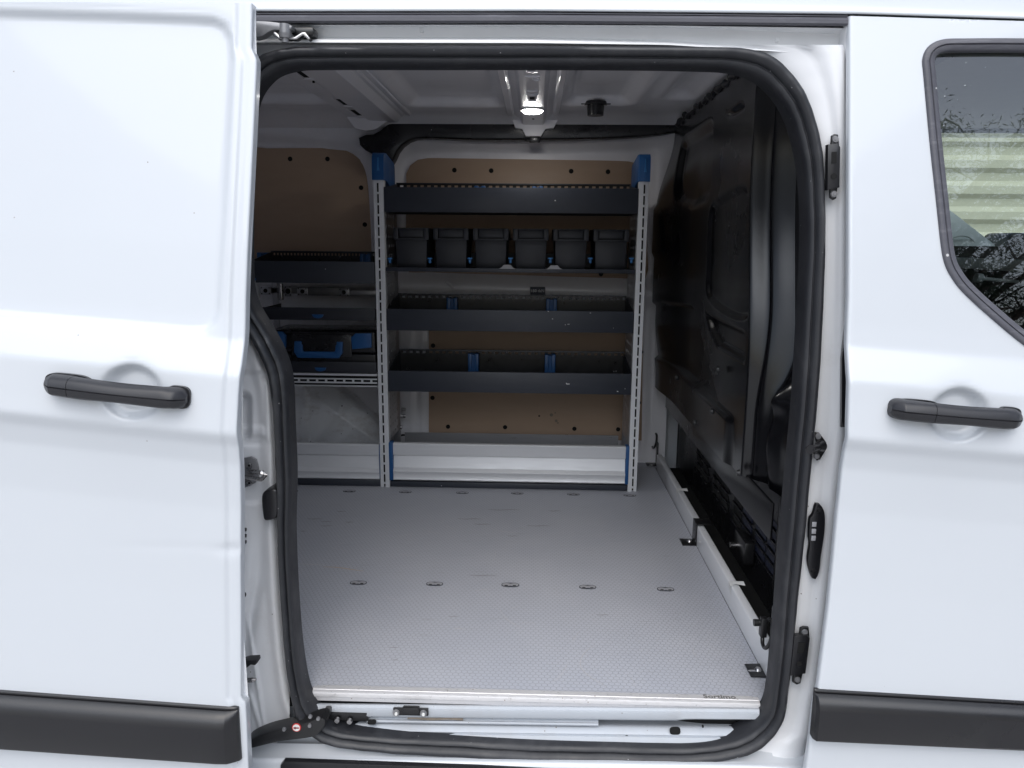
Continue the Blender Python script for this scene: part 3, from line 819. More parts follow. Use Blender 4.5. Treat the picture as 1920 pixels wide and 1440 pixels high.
grid('roof_gap_shade', [[tuple(oy(px, ln(px, top_edge)-4, .088)), tuple(oy(px, ln(px, top_edge)+22, .080))] for px in np.linspace(1591, 2700, 12)], 'void_black', van)  # black strip standing in for shade behind the door-top gap

# ---- left lower pillar (behind the sliding door)
pxs = np.arange(405, 545, 3.0); pys = np.arange(560, 1480, 4.0)
PX, PY = np.meshgrid(pxs, pys)
SL = np.array([seal_outer_left(py) for py in pys])[:, None]
def rbox(cx, cy, hx, hy, r): 
    qx = np.abs(PX-cx)-hx+r; qy = np.abs(PY-cy)-hy+r
    return np.hypot(np.maximum(qx, 0), np.maximum(qy, 0))+np.minimum(np.maximum(qx, qy), 0)-r
yy = .060-.022*(1-sstep(400, 520, PX))*sstep(640, 760, PY)
u = SL-PX                                            # px left of the seal edge
yy += .012*(1-sstep(-2, 8, u))                       # tucks under the seal
yy -= .008*np.exp(-((u-16)/9.)**2)*sstep(640, 720, PY)
yy += .010*(1-sstep(-6, 6, rbox(452, 765, 47, 68, 14)))
yy += .022*(1-sstep(-9, 2, rbox(440, 780, 32, 46, 16)))
yy -= .006*(1-sstep(-4, 3, rbox(450, 815, 46, 16, 6)))
yy += .006*(1-sstep(-5, 5, rbox(446, 880, 58, 62, 18)))
lower = sstep(960, 1180, PY)                         # lower pressing sweeps to the left as a soft trough
cx = 505-(PY-1000)*.02
yy += .012*np.exp(-((PX-cx+18+26*sstep(1050, 1250, PY))/11.)**2)*sstep(990, 1080, PY)
yy -= .006*np.exp(-((PX-(462+(PY-1150)*.155))/3.0)**2)*sstep(1130, 1170, PY)
yy -= .005*np.exp(-((PX-(468+(PY-1300)*.30))/3.0)**2)*sstep(1285, 1310, PY)
yy += .03*(1-sstep(0, 1, PX-408))
left_pillar = grid('rear_door_pillar', [[tuple(oy(PX[i, j], PY[i, j], yy[i, j])) for j in range(len(pxs)) if True] for i in range(len(pys))], 'frame_paint', van, smooth=180,
     keep=lambda i, j: PX[i, j] < SL[i, 0]+14)
# striker
mb = MB()
sh = [(440, 862), (470, 857), (480, 862), (484, 878), (484, 896), (478, 906), (456, 916), (440, 918)]
mb.prism([tuple(oy(px, py, .050)) for px, py in sh], (0, .006, 0), .001); striker = mb.build('striker', 'dull_steel', left_pillar, 40)
mb = MB()
for px, py in ((467, 873), (467, 906)):
    c = oy(px, py, .050); mb.cyl(c, c-np.array([0, .0035, 0]), .0062, .0050, 18)
mb.build('striker_screw', 'steel', striker)
mb = MB()
for px, py in ((467, 873), (467, 906)):
    c = oy(px, py, .0462); mb.cyl(c, c-np.array([0, .0006, 0]), .0024, .0024, 6)
mb.build('screw_socket', 'void_black', striker)
mb = MB(); a = oy(468, 884, .052); b = oy(492, 886, .012); c2 = oy(498, 891, .008); d = oy(490, 899, .014); e2 = oy(458, 895, .046)
pts = [a, a*.5+b*.5, b, c2, d, d*.5+e2*.5, e2]; mb.tube([tuple(p) for p in pts], .0042, 10); mb.build('striker_loop', 'steel', striker, 60)
# buffer
mb = MB()
sh = [(490, 932), (499, 920), (515, 918), (519, 926), (519, 966), (512, 974), (498, 977), (493, 970)]
mb.prism([tuple(oy(px, py, .026)) for px, py in resample(sh, 30, closed=True)], (0, .04, 0), .004); mb.build('door_buffer', 'trim_plastic', left_pillar, 50)
for k, py in enumerate((993, 1004.5, 1016)):
    c = oy(456, py, .04); MB().cyl(c, c+np.array([.0062, 0, 0]), .0042, .0034, 12).build('contact_pin', 'trim_plastic', left_pillar)
c = oy(455, 1112, .055); MB().cyl(c, c-np.array([0, .006, 0]), .0095, .009, 22).build('grommet', 'trim_plastic', left_pillar)
mb = MB(); mb.prism([tuple(oy(px, py, -.01)) for px, py in ((446, 1244), (462, 1239), (481, 1238), (482, 1244), (478, 1248), (470, 1247), (461, 1254), (446, 1259))], (0, .02, 0), .002); mb.build('guide_hook', 'trim_plastic', left_pillar)
mb = MB(); a = oy(446, 1277, .0); b = oy(474, 1274.5, -.0); mb.cyl(a, b, .0052, .0052, 14); mb.cyl(b, oy(480, 1273.5, .0), .0052, .0028, 14); mb.build('guide_pin', 'steel', left_pillar)
# upper left frame corner behind the seal
grid('frame_corner', [[tuple(oy(405+(b-405)*t, py, y)) for t in (0, .3, .6, .8, 1)] for py, y, b in ((76, .084, 620), (92, .082, 548), (106, .080, 512), (122, .080, 486), (150, .080, 470), (200, .080, 455))], 'frame_paint', van)
grid('frame_side', [[tuple(oy(px, py, .075)) for px in (380, 405, 440)] for py in (90, 300, 600, 700)], 'frame_paint', van)

# ---- sill: step well, white rail, aluminium edge
sx0, sx1 = 520, 1478
tread = []
for px in np.linspace(sx0, sx1, 60):
    s = (px-960)/960.
    dy = 12*s*1.1
    tread.append([tuple(oy(px, 1415+dy, .070)), tuple(oy(px, 1396+dy, .056)), tuple(oy(px, 1389+dy, .043)), tuple(oy(px, 1379+dy, .047)), tuple(oy(px, 1376.5+dy, .052)), tuple(oy(px, 1374+dy, .051)), tuple(oy(px, 1362+dy, .062)), tuple(oy(px, 1356+dy, .074)), tuple(oy(px, 1352+dy, .088)), tuple(oy(px, 1344+dy, .100)), tuple(oy(px, 1330+dy, .105))])
sill = grid('sill_step', tread, 'dimmed_sill_paint', van, smooth=40)
mb = MB()
for px, py, w, h in ((697, 1354.5, 8, 4.5), (1266, 1371, 10, 7), (1318, 1362.5, 2, 2), (1175, 1380, 2.2, 1.5)):
    c = oy(px, py, .055); pts = []
    for k in range(24):
        t = 2*math.pi*k/24; q = oy(px+w*math.copysign(abs(math.cos(t))**.7, math.cos(t)), py+h*math.copysign(abs(math.sin(t))**.7, math.sin(t)), .0555-.0042); pts.append(tuple(q))
    mb.prism(pts, (0, .003, 0))
mb.build('sill_hole', 'void_black', sill)
# white roller track rail under the floor edge
rows = []
for px in np.linspace(572, 1424, 50):
    s = (px-960)/960.; dy = 11*s; u = float(sstep(1270, 1290, px))
    rows.append([tuple(oy(px, 1322+dy, .078)), tuple(oy(px, 1323.5+dy, .066)), tuple(oy(px, 1325+dy, .062)), tuple(oy(px, 1330+dy, .060)), tuple(oy(px, 1333+dy, .056)), tuple(oy(px, 1345.5+dy-2*u, .055)), tuple(oy(px, 1347+dy-3*u, .057)), tuple(oy(px, 1348+dy-3*u, .075))])
track = grid('lower_track', rows, 'dimmed_sill_paint', van, smooth=40)
mb = MB()   # second lower ledge of the track, with drip line
rows = []
for px in np.linspace(688, 1122, 30):
    s = (px-960)/960.; dy = 15*s
    rows.append([tuple(oy(px, 1347+dy, .070)), tuple(oy(px, 1352.5+dy, .066)), tuple(oy(px, 1354+dy, .058)), tuple(oy(px, 1357.5+dy, .057)), tuple(oy(px, 1359.5+dy, .062))])
grid('track_ledge', rows, 'dimmed_sill_paint', track, smooth=35)
rows = []
for px in np.linspace(764, 868, 16):
    s = (px-960)/960.; dy = 15*s
    rows.append([tuple(oy(px, 1345+dy, .0625)), tuple(oy(px, 1352+dy+.8*math.sin(px), .0615))])
grid('track_grime', rows, 'rust_dirt', track)
# black inserts painted as shade in the corners below the floor edge
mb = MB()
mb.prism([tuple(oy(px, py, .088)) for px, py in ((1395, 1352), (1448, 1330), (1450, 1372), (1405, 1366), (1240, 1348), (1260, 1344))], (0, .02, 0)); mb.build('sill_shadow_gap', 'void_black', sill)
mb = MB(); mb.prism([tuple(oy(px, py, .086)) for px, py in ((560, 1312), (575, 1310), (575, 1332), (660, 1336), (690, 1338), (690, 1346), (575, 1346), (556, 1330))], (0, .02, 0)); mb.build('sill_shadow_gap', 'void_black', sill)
# bracket with two bolts
mb = MB(); pbox(mb, 737, 1329, 803, 1342, .050, .006, .0015); pbox(mb, 754, 1328, 786, 1341, .043, .012, .003)
catch_plate = mb.build('track_bracket', 'black_metal', track, 40)
mb = MB()
for px, py in ((743, 1336), (794, 1337)):
    c = oy(px, py, .050); mb.cyl(c, c-np.array([0, .004, 0]), .0075, .0065, 14)
mb.build('nut', 'dull_steel', catch_plate)
mb = MB()
for px, py in ((743, 1338), (794, 1339)):
    c = oy(px, py, .045); mb.cyl(c, c-np.array([0, .003, 0]), .0034, .003, 12)
mb.build('bolt', 'sticker_white', catch_plate)
# skin below the seal and the black step trim
rows = []
for px in np.linspace(440, 1560, 40):
    s = (px-960)/960.; dy = 14*s
    rows.append([tuple(oy(px, 1400+dy, .040)), tuple(oy(px, 1420+dy, .024)), tuple(oy(px, 1426+dy, .008)), tuple(oy(px, 1431+dy, .001)), tuple(oy(px, 1440+dy, -.002)), tuple(oy(px, 1480+dy, -.004)), tuple(oy(px, 1600+dy, .0))])
sill_skin = grid('sill_skin', rows, 'white_paint', van, smooth=180)
mb = MB(); mb.prism([tuple(oy(px, py, -.012)) for px, py in ((532, 1428), (700, 1434), (900, 1441), (1100, 1450), (1500, 1474), (1500, 1540), (525, 1490), (525, 1436))], (0, .012, 0), .003); mb.build('step_trim', 'trim_plastic', sill_skin, 40)
# rear quarter skin behind the open door, roof closure, far side and underside are built with the load bay
grid('rear_quarter', [[(x, float(prof(z))+.012, z) for x in (-2.6, -1.8, -1.2, -.8, -.56)] for z in np.linspace(-.42, 1.30, 24)], 'white_paint', van)

# ================================================================== LOAD BAY
XB = .53
# ---- floor board
mb = MB(); mb.box(-2.5, .513, .083, 1.80, -.012, 0); load_floor = mb.build('load_floor', 'hex_floor', van, None)
rows = [[(x, .0825, -.0125), (x, .0825, -.0005)] for x in np.linspace(-.52, .513, 4)]
grid('board_edge', rows, 'ply_edge', load_floor)
# aluminium edge profile with the maker's name
a = oz(583, 1300, 0); b = oz(1424, 1316, 0)
rows = []
for s in np.linspace(0, 1, 40):
    x = a[0]+(b[0]-a[0])*s; r = min(1, min(s, 1-s)/.012)
    rows.append([(x, .097-.004*(1-r), .0002), (x, .0965-.004*(1-r), .0018), (x, .083, .0022), (x, .0815, .0021), (x, .0808, .0012), (x, .079, .0014), (x, .0735, -.001), (x, .0722, -.004), (x, .0720, -.010), (x, .0735, -.0115), (x, .0738, -.020), (x, .078, -.0215)])
edge_profile = grid('edge_profile', rows, 'worn_aluminium', load_floor, smooth=35)
c = oz(1351, 1311.5, .0024)
text_mesh('edge_lettering', 'Sortimo', .021, Matrix.Translation((c[0], .0893, .0025)) @ Matrix.Diagonal((.98, .86, 1, 1)), 'grey_print', edge_profile, bold=.0004)
# ply scallops at the two front corners of the board
mb = MB()
for px, py in ((558, 1262), (562, 1293), (1447, 1316)):
    c = oz(px, py, -.004); mb.cyl((c[0], c[1], -.012), (c[0], c[1], .0016), .012, .011, 20)
mb.build('board_notch', 'ply_edge', load_floor)
# floor fixings
fix = [(540, 1095, 1.0), (672, 1093, 1.), (815, 1095, 1.), (957, 1097, 1.05), (1102, 1101, 1.), (1248, 1105, 1.), (548, 921, .95), (655, 921, 1.), (760, 922.5, 1.), (867, 924, 1.), (970, 925, 1.), (1075, 927, 1.), (1181, 929, 1.)]
def oval(mb, cx, cy, z, hx, hy, h, waist=0.):
    pts = []
    for k in range(36):
        t = 2*math.pi*k/36; x = math.cos(t); y = math.sin(t); x = math.copysign(abs(x)**.55, x)
        w = 1-waist*math.exp(-(x/.30)**2)
        pts.append((cx+hx*x, cy+hy*y*w, z))
    mb.prism(pts, (0, 0, h))
base_mesh = None
for px, py, k in fix:
    c = oz(px, py, 0)
    if base_mesh is None:
        mb = MB(); oval(mb, 0, 0, .0002, .0235, .0125, .0008, .0); f = mb.build('floor_fixing', 'dark_steel', load_floor)
        mb = MB(); oval(mb, 0, 0, .0008, .0212, .0098, .0006, .45); g = mb.build('fixing_well', 'pad_grey', f)
        mb = MB(); oval(mb, 0, -.0062, .0012, .0046, .0022, .0008); hh = mb.build('fixing_hole', 'void_black', f)
        base_mesh = (f.data, g.data, hh.data); h2 = link('fixing_hole', hh.data, None, f)
    else:
        f = link('floor_fixing', base_mesh[0], None, load_floor); g = link('fixing_well', base_mesh[1], None, f); hh = link('fixing_hole', base_mesh[2], None, f); h2 = link('fixing_hole', base_mesh[2], None, f)
    hh.location.x = -.0108; h2.location.x = .0108
    f.location = (c[0]-0, c[1], 0); 
    f.scale = (k, k, 1)
# scratches and threads on the floor
def streak(pts, w, mat='scratch_pale'):
    P = resample(pts, 24); v = []
    for i, (px, py) in enumerate(P):
        p = oz(px, py, .0007); t = P[min(i+1, 23)]-P[max(i-1, 0)]; q = oz(px-t[1]/np.linalg.norm(t)*w, py+t[0]/np.linalg.norm(t)*w, .0007)
        s = .35+.65*math.sin(math.pi*i/23); m = (p+q)/2
        v.append([tuple(m+(p-m)*s), tuple(m+(q-m)*s)])
    grid('scratch', v, mat, load_floor)
streak([(1117, 1210), (1098, 1222), (1088, 1242), (1095, 1258), (1112, 1272), (1137, 1287)], .9)
streak([(1066, 1240), (1055, 1262), (1037, 1280)], .7)
streak([(936, 1140), (950, 1160), (978, 1178)], .7)
streak([(606, 1062), (632, 1063), (660, 1067), (682, 1070)], 1.6, 'copper_thread')
streak([(850, 1178), (862, 1178), (872, 1180)], .7); streak([(1085, 1186), (1077, 1197), (1073, 1205)], .6)
rs = random.Random(11)
for k in range(26):
    px = rs.uniform(600, 1380); py = rs.uniform(960, 1285); a = rs.uniform(0, 6.28); l_ = rs.uniform(6, 22); cv = rs.uniform(-6, 6)
    if px > 1180+(py-960)*.75: continue
    streak([(px, py), (px+l_*math.cos(a)+cv, py+l_*math.sin(a)*.55), (px+2*l_*math.cos(a), py+2*l_*math.sin(a)*.55)], rs.uniform(.3, .55))
for px, py, l_ in ((590, 972, 14), (612, 977, 10), (640, 958, 9), (655, 978, 8), (612, 985, 12), (568, 995, 5), (880, 972, 22), (905, 982, 16), (945, 955, 30), (1010, 985, 22), (1040, 957, 12), (905, 1078, 26), (850, 1155, 9), (1130, 1152, 12), (738, 1213, 8), (741, 1236, 5), (962, 1004, 10)):
    streak([(px-l_, py-.6), (px-l_*.3, py+.5), (px+l_*.4, py-.2), (px+l_, py+.5)], 1.5, 'smudge')
streak([(560, 1057), (590, 1058), (612, 1059)], .7); streak([(1300, 1215), (1302, 1226), (1308, 1232)], .7)

# ---- far wall of the load bay
xs = np.arange(-1.75, .565, .0115); zz = np.arange(-.02, 1.43, .0105)
WX, WZ = np.meshgrid(xs, zz)
def wpoly(pts, y=1.8):
    return [(oy(px, py, y)[0], oy(px, py, y)[2]) for px, py in resample(pts, 60, closed=True)]
rR = wpoly([(737, 330), (742, 295), (760, 274), (800, 268), (1000, 266), (1195, 266), (1228, 276), (1236, 300), (1232, 400), (1225, 512), (1180, 522), (1000, 512), (850, 508), (745, 504)])
rL = wpoly([(380, 268), (640, 268), (680, 285), (700, 320), (707, 380), (711, 470), (706, 540), (380, 540)])
WY = 1.80-.030*sstep(.80, .86, WZ)
WY = WY-.045*np.exp(-((WZ-(.735-.02*WX))/.045)**2)
WY = WY+.030*(1-sstep(-.045, .0, seg_dist(rR, WX, WZ)))*sstep(.78, .86, WZ)+.028*(1-sstep(-.045, 0, seg_dist(rL, WX, WZ)))*sstep(.72, .8, WZ)
WY = WY-.12*np.maximum(0, WZ-1.30)/.1*.6
for px in (772, 793): 
    x = oy(px, 780, 1.8)[0]; WY -= .008*np.exp(-((WX-x)/.012)**2)*(1-sstep(.48, .6, WZ))
WY -= .012*sstep(.475, .49, WX)*(1-sstep(.60, .8, WZ))
far_wall = grid('far_wall', [[(WX[i, j], WY[i, j], WZ[i, j]) for j in range(len(xs))] for i in range(len(zz))], 'inner_paint', van, smooth=180)
# wheel arch
px_ = np.arange(430, 745, 4.0); py_ = np.arange(706, 920, 4.0); AX, AY = np.meshgrid(px_, py_)
arch_poly = [(430, 700), (600, 706), (640, 722), (716, 790), (732, 830), (738, 925), (430, 925)]
sda = seg_dist(arch_poly, AX, AY)
ay = 1.66+np.zeros_like(AX)
def lined(x0, y0, x1, y1):
    dx, dy = x1-x0, y1-y0; L = math.hypot(dx, dy); t = ((AX-x0)*dx+(AY-y0)*dy)/L/L
    return np.where((t > -.05) & (t < 1.05), np.abs((AX-x0)*dy-(AY-y0)*dx)/L, 50)
for l in ((583, 838, 652, 748), (628, 838, 688, 775)): ay -= .008*(1-sstep(4, 8, lined(*l)))
ay -= .008*(1-sstep(5, 8, np.abs(AX-570)))
ay += .06*sstep(-26, 2, sda)**2
kk = (AY-752)-(AX-598)*.72
ay += .0011*np.maximum(0, -kk)
ay -= .005*np.exp(-((kk+1)/3.)**2)*(1-sstep(690, 700, AX))*sstep(590, 602, AX)
arch = grid('wheel_arch', [[tuple(oy(AX[i, j], AY[i, j], ay[i, j])) for j in range(len(px_))] for i in range(len(py_))], 'arch_paint', van, keep=lambda i, j: sda[i, j] < 3, smooth=180)
# plywood linings with their plugs
def ply(pts, y, plugs, n=70):
    mb = MB(); mb.prism([tuple(oy(px, py, y)) for px, py in (resample(pts, n, closed=True) if n else pts)], (0, .006, 0), .001 if n else 0.)
    o = mb.build('plywood_lining', 'plywood', van, 40)
    for px, py in plugs:
        c = oy(px, py, y); MB().cyl(c+np.array([0, .001, 0]), c-np.array([0, .0015, 0]), .0096, .0090, 20).build('plug', 'void_black', o)
    return o
ply([(380, 280), (500, 278), (600, 277.5), (636, 278), (664, 290), (684, 310), (694, 335), (699, 400), (703, 440), (700, 468), (690, 530), (380, 530)], 1.790,
    [(544, 298), (614, 298), (677, 352), (684, 421)])
ply([(762, 345), (762, 325), (772, 307), (795, 297), (860, 297), (1000, 299), (1170, 302), (1196, 308), (1207, 325), (1212, 350), (1213, 450), (1212, 520), (1165, 531), (1060, 526), (960, 521), (880, 514), (800, 510), (764, 505)], 1.790,
    [(852, 319), (921, 320), (1071, 321), (1140, 322), (1127, 514)])
lower_ply = ply([(804, 602), (1206, 612), (1203, 826), (804, 821)], 1.786,
    [(812, 648), (811, 746), (840, 800), (947, 801), (1077, 804), (1159, 805), (1198, 755), (1202, 660)], 0)
mb = MB()
for px, py, r in ((1034, 778, 3.5), (1043, 789, 3), (1046, 793, 2), (1041, 774, 1.6)):
    c = oy(px, py, 1.786); mb.cyl(c, c-np.array([0, .0005, 0]), r*.0021, r*.0021, 9)
mb.build('scuff', 'rust_dirt', lower_ply)
# load label on the waist bar
a = oy(994, 538, 1.73); b = oy(1022, 553, 1.73)
mb = MB(); mb.box(a[0], b[0], 1.735, 1.74, b[2], a[2]); lab = mb.build('load_label', 'navy_label', far_wall)
text_mesh('label_print', '150 daN', .0155, Matrix.Translation(((a[0]+b[0])/2, 1.7345, (a[2]+b[2])/2)) @ Matrix.Rotation(R(90), 4, 'X'), 'white_print', lab, bold=.0003)
# pressed white fin catching the light behind the third shelf
mb = MB(); mb.tube([tuple(oy(836, 528, 1.72)), tuple(oy(844, 533, 1.71)), tuple(oy(851, 540, 1.715))], .006, 8); mb.build('wall_clip', 'inner_paint', far_wall, 60)
# black air duct along the roof edge
mb = MB()
duct = [(672, 258), (682, 253), (705, 250), (722, 236), (742, 226), (780, 223), (1000, 225), (1180, 226), (1276, 226), (1276, 245), (1200, 256), (1080, 261), (900, 262), (800, 259), (768, 263), (748, 278), (737, 300), (728, 312), (716, 304), (700, 290), (682, 280), (672, 268)]
mb.prism([tuple(oy(px, py, 1.70)) for px, py in resample(duct, 90, closed=True)], (0, .07, 0), .008); mb.build('roof_edge_trim', 'black_plastic', van, 50)

# ---- roof: pressed panels and hat beams
rx = np.arange(-1.75, .60, .0125); ry = np.arange(.16, 1.80, .0125); RX, RY = np.meshgrid(rx, ry)
RZ = 1.402+.0*RX
def rrect(x0, x1, y0, y1, r=.06):
    qx = np.abs(RX-(x0+x1)/2)-(x1-x0)/2+r; qy = np.abs(RY-(y0+y1)/2)-(y1-y0)/2+r
    return np.hypot(np.maximum(qx, 0), np.maximum(qy, 0))+np.minimum(np.maximum(qx, qy), 0)-r
for (x0, x1, y0, y1) in ((-.47, -.105, .30, 1.50), (.075, .335, .30, 1.46), (.40, .53, .2, 1.35), (-1.5, -.72, .30, 1.45)):
    d = rrect(x0, x1, y0, y1); RZ = RZ+.026*(1-sstep(-.05, -.010, d))-.005*np.exp(-((d-.004)/.009)**2)
for (x0, x1, yc) in ((-.46, -.11, .80), (.09, .33, .80), (.40, .5, .92), (-.80, -.72, .95)):
    RZ -= .007*np.exp(-((RY-yc)/.014)**2)*sstep(x0, x0+.03, RX)*(1-sstep(x1-.03, x1, RX))
RZ -= .05*sstep(1.56, 1.76, RY)**2
roof = grid('roof_inner', [[(RX[i, j], RY[i, j], RZ[i, j]) for j in range(len(rx))] for i in range(len(ry))], 'inner_paint', van, smooth=180)
def beam(pts, y0, y1, name='roof_beam'):
    rows = [[(x, y, z-(.035*sstep(1.58, 1.74, y) if False else 0)) for x, z in pts] for y in np.linspace(y0, y1, 14)]
    o = grid(name, rows, 'inner_paint', roof, smooth=30); return o
cb = beam([(-.118, 1.401), (-.114, 1.394), (-.096, 1.394), (-.088, 1.399), (-.080, 1.392), (-.066, 1.388), (-.060, 1.372), (-.054, 1.366), (.018, 1.366), (.024, 1.372), (.032, 1.388), (.046, 1.392), (.054, 1.399), (.062, 1.394), (.078, 1.394), (.082, 1.401)], .26, 1.70)
lb = beam([(-.74, 1.401), (-.72, 1.392), (-.66, 1.390), (-.655, 1.384), (-.645, 1.378), (-.628, 1.376), (-.545, 1.374), (-.535, 1.380), (-.520, 1.392), (-.508, 1.393), (-.503, 1.398), (-.490, 1.393), (-.482, 1.394), (-.479, 1.403)], .26, 1.70)
def cap(pts, y, parent):
    mb = MB(); mb.prism([(x, y, z) for x, z in pts], (0, .03, 0)); mb.build('beam_foot', 'inner_paint', parent, 30)
cap([(-.10, 1.39), (-.085, 1.355), (-.06, 1.352), (-.045, 1.325), (.012, 1.325), (.03, 1.352), (.06, 1.355), (.08, 1.39)], 1.675, cb)
cap([(-.73, 1.39), (-.70, 1.35), (-.66, 1.34), (-.62, 1.345), (-.575, 1.375), (-.56, 1.392)], 1.66, lb)
# punched openings and embossed lips on the beams
def punched(parent, px, py, hx, hy, z):
    c = oz(px, py, z); mb = MB(); mb.box(c[0]-hx, c[0]+hx, c[1]-hy, c[1]+hy, z-.0012, z-.0002); h = mb.build('punched_hole', 'void_black', parent)
    mb = MB()
    mb.box(c[0]-hx*1.75, c[0]+hx*1.75, c[1]+hy*1.25, c[1]+hy*1.65, z-.004, z, .001); mb.box(c[0]-hx*1.75, c[0]-hx*1.35, c[1]-hy*1.6, c[1]+hy*1.3, z-.003, z, .001); mb.box(c[0]+hx*1.35, c[0]+hx*1.75, c[1]-hy*1.6, c[1]+hy*1.3, z-.003, z, .001)
    mb.build('hole_lip', 'inner_paint', h)
punched(cb, 997, 128, .009, .022, 1.366); punched(cb, 998, 184, .008, .020, 1.366)
punched(lb, 568, 138, .010, .045, 1.380); punched(lb, 643, 191, .010, .050, 1.380); punched(lb, 669, 211, .010, .055, 1.380)
mb = MB()
for py, w in ((143, .020), (149, .010), (170, .018), (177, .018)):
    c = oz(998 if w > .011 else 1005, py, 1.366); mb.tube([(c[0]-w, c[1]-.004, 1.3655), (c[0]-w*.5, c[1], 1.364), (c[0]+w*.5, c[1], 1.364), (c[0]+w, c[1]-.004, 1.3655)], .0022, 6)
mb.build('embossed_rib', 'inner_paint', cb)
mb = MB()
for px, py in ((539, 130), (565, 129.5), (588, 154), (1000, 215)): 
    c = oz(px, py, 1.38); mb.cyl((c[0], c[1], 1.379 if px > 900 else 1.389), (c[0], c[1], 1.364 if px > 900 else 1.378), .004, .004, 8)
mb.build('small_hole', 'void_black', lb)
# lamp
c = oz(998, 207, 1.362)
mb = MB(); mb.cyl((c[0], c[1], 1.367), (c[0], c[1], 1.360), .040, .039, 32); lamp = mb.build('roof_lamp', 'sticker_white', van, 40)
mb = MB(); mb.cyl((c[0], c[1], 1.3602), (c[0], c[1], 1.3545), .034, .029, 32); mb.build('lamp_lens', 'lamp_glow', lamp, 50)
mb = MB(); c2 = oz(1003, 236, 1.33); mb.box(c2[0]-.022, c2[0]+.020, 1.655, 1.675, 1.300, 1.322, .003); mb.cyl((c2[0]-.035, 1.655, 1.318), (c2[0]-.035, 1.655, 1.304), .004, .004, 8); mb.build('lamp_plug', 'black_plastic', lamp)
# vent stub with yellow label
c = oz(1117, 195, 1.405)
mb = MB(); mb.cyl((c[0], c[1], 1.412), (c[0], c[1], 1.400), .040, .040, 24); mb.cyl((c[0], c[1], 1.402), (c[0], c[1]-.0, 1.366), .030, .028, 24, True)
mb.box(c[0]-.052, c[0]+.052, c[1]-.012, c[1]+.012, 1.402, 1.406, .002); vent = mb.build('roof_vent', 'black_plastic', van, 40)
d = oz(1150, 196, 1.413); mb = MB(); mb.box(d[0]-.030, d[0]+.032, d[1]-.055, d[1]+.06, 1.408, 1.4105); yl = mb.build('warning_label', 'yellow_label', vent)
mb = MB()
for k in range(3): mb.box(d[0]-.026, d[0]+.02, d[1]-.035+k*.03, d[1]-.027+k*.03, 1.4074, 1.4079)
mb.build('label_line', 'navy_label', yl)
# eyelet on the roof panel
c = oz(1213, 129, 1.39); mb = MB(); mb.cyl((c[0], c[1], 1.41), (c[0], c[1], 1.392), .012, .009, 14); mb.build('roof_grommet', 'sticker_white', roof)

# ---- bulkhead (moulded black panel)
by = np.unique(np.round(np.r_[np.arange(.06, 1.80, .0065), np.arange(.48, .58, .0022)], 4)); bz = np.arange(.345, 1.372, .007); BY, BZ = np.meshgrid(by, bz)
def bpoly(pts, x=XB, n=60): return [(ox(px, py, x)[1], ox(px, py, x)[2]) for px, py in resample(pts, n, closed=True)]
def bsharp(pts, x=XB): return [(ox(px, py, x)[1], ox(px, py, x)[2]) for px, py in pts]
yedge = .61-.09*sstep(1.15, .60, BZ)
BY = BY+(yedge-.56)*np.exp(-((BY-.56)/.26)**4)
BX = XB+.048*(1-sstep(-.014, .006, BY-yedge))*(.5+.5*sstep(.5, .8, BZ))
BX += .062*(1-sstep(-.060, -.020, BY-yedge))*(.4+.6*sstep(.45, .70, BZ))+.012*(1-sstep(-.05, .10, BY-.33))
BX -= .003*np.exp(-((BY-(yedge-.018))/.006)**2)*sstep(.6, .8, BZ)        # ridge beside the edge
BX -= .016*np.exp(-((BY-.28)/.035)**2)*(1-sstep(.82, .95, BZ))
A = seg_dist(bpoly([(1278, 372), (1277, 290), (1283, 255), (1300, 240), (1327, 220), (1337, 218), (1338, 235), (1334, 330), (1328, 375), (1315, 388), (1290, 394)]), BY, BZ)
BX += .020*(1-sstep(-.050, .0, A))
Bq = seg_dist(bpoly([(1358, 206), (1366, 208), (1388, 192), (1395, 194), (1395, 204), (1372, 220), (1362, 217)]), BY, BZ); BX += .03*(1-sstep(-.018, .0, Bq))
Fq = seg_dist(bpoly([(1346, 372), (1398, 352), (1403, 420), (1400, 520), (1398, 600), (1330, 565), (1326, 480), (1330, 400)]), BY, BZ); BX += .012*(1-sstep(-.015, .0, Fq))
Cq = seg_dist(bsharp([(1228, 572), (1262, 563), (1296, 572), (1304, 584), (1318, 640), (1346, 752), (1270, 690), (1228, 660)]), BY, BZ); BX += .016*(1-sstep(-.016, .0, Cq))
Dq = seg_dist(bsharp([(1320, 580), (1330, 590), (1388, 618), (1396, 626), (1396, 682), (1345, 652), (1330, 620)]), BY, BZ); BX += .018*(1-sstep(-.018, .0, Dq))
zl = .47+.0*BY
BX -= .014*(1-sstep(zl-.008, zl+.006, BZ))*sstep(.60, .66, BY)*(1-sstep(1.25, 1.60, BY))
BX -= .010*np.exp(-((BZ-.375)/.006)**2)*0
G = seg_dist(bpoly([(1247, 400), (1262, 380), (1268, 400), (1268, 475), (1250, 480)]), BY, BZ); BX -= .010*(1-sstep(-.030, .0, G))
kn = ox(1478, 750, .60); BX -= .030*np.exp(-(((BY-kn[1])/.035)**2+((BZ-kn[2])/.03)**2)) 
kn = ox(1470, 830, .60); BX -= .020*np.exp(-(((BY-kn[1])/.022)**2+((BZ-kn[2])/.10)**2))
BX += .05*sstep(1.28, 1.37, BZ)**2*(1-sstep(.45, .75, BY))
BX -= .060*sstep(1.30, 1.72, BY)*sstep(1.34, 1.05, BZ)*(.55+.45*sstep(.38, .62, BZ))
BX += .030*sstep(1.72, 1.80, BY)
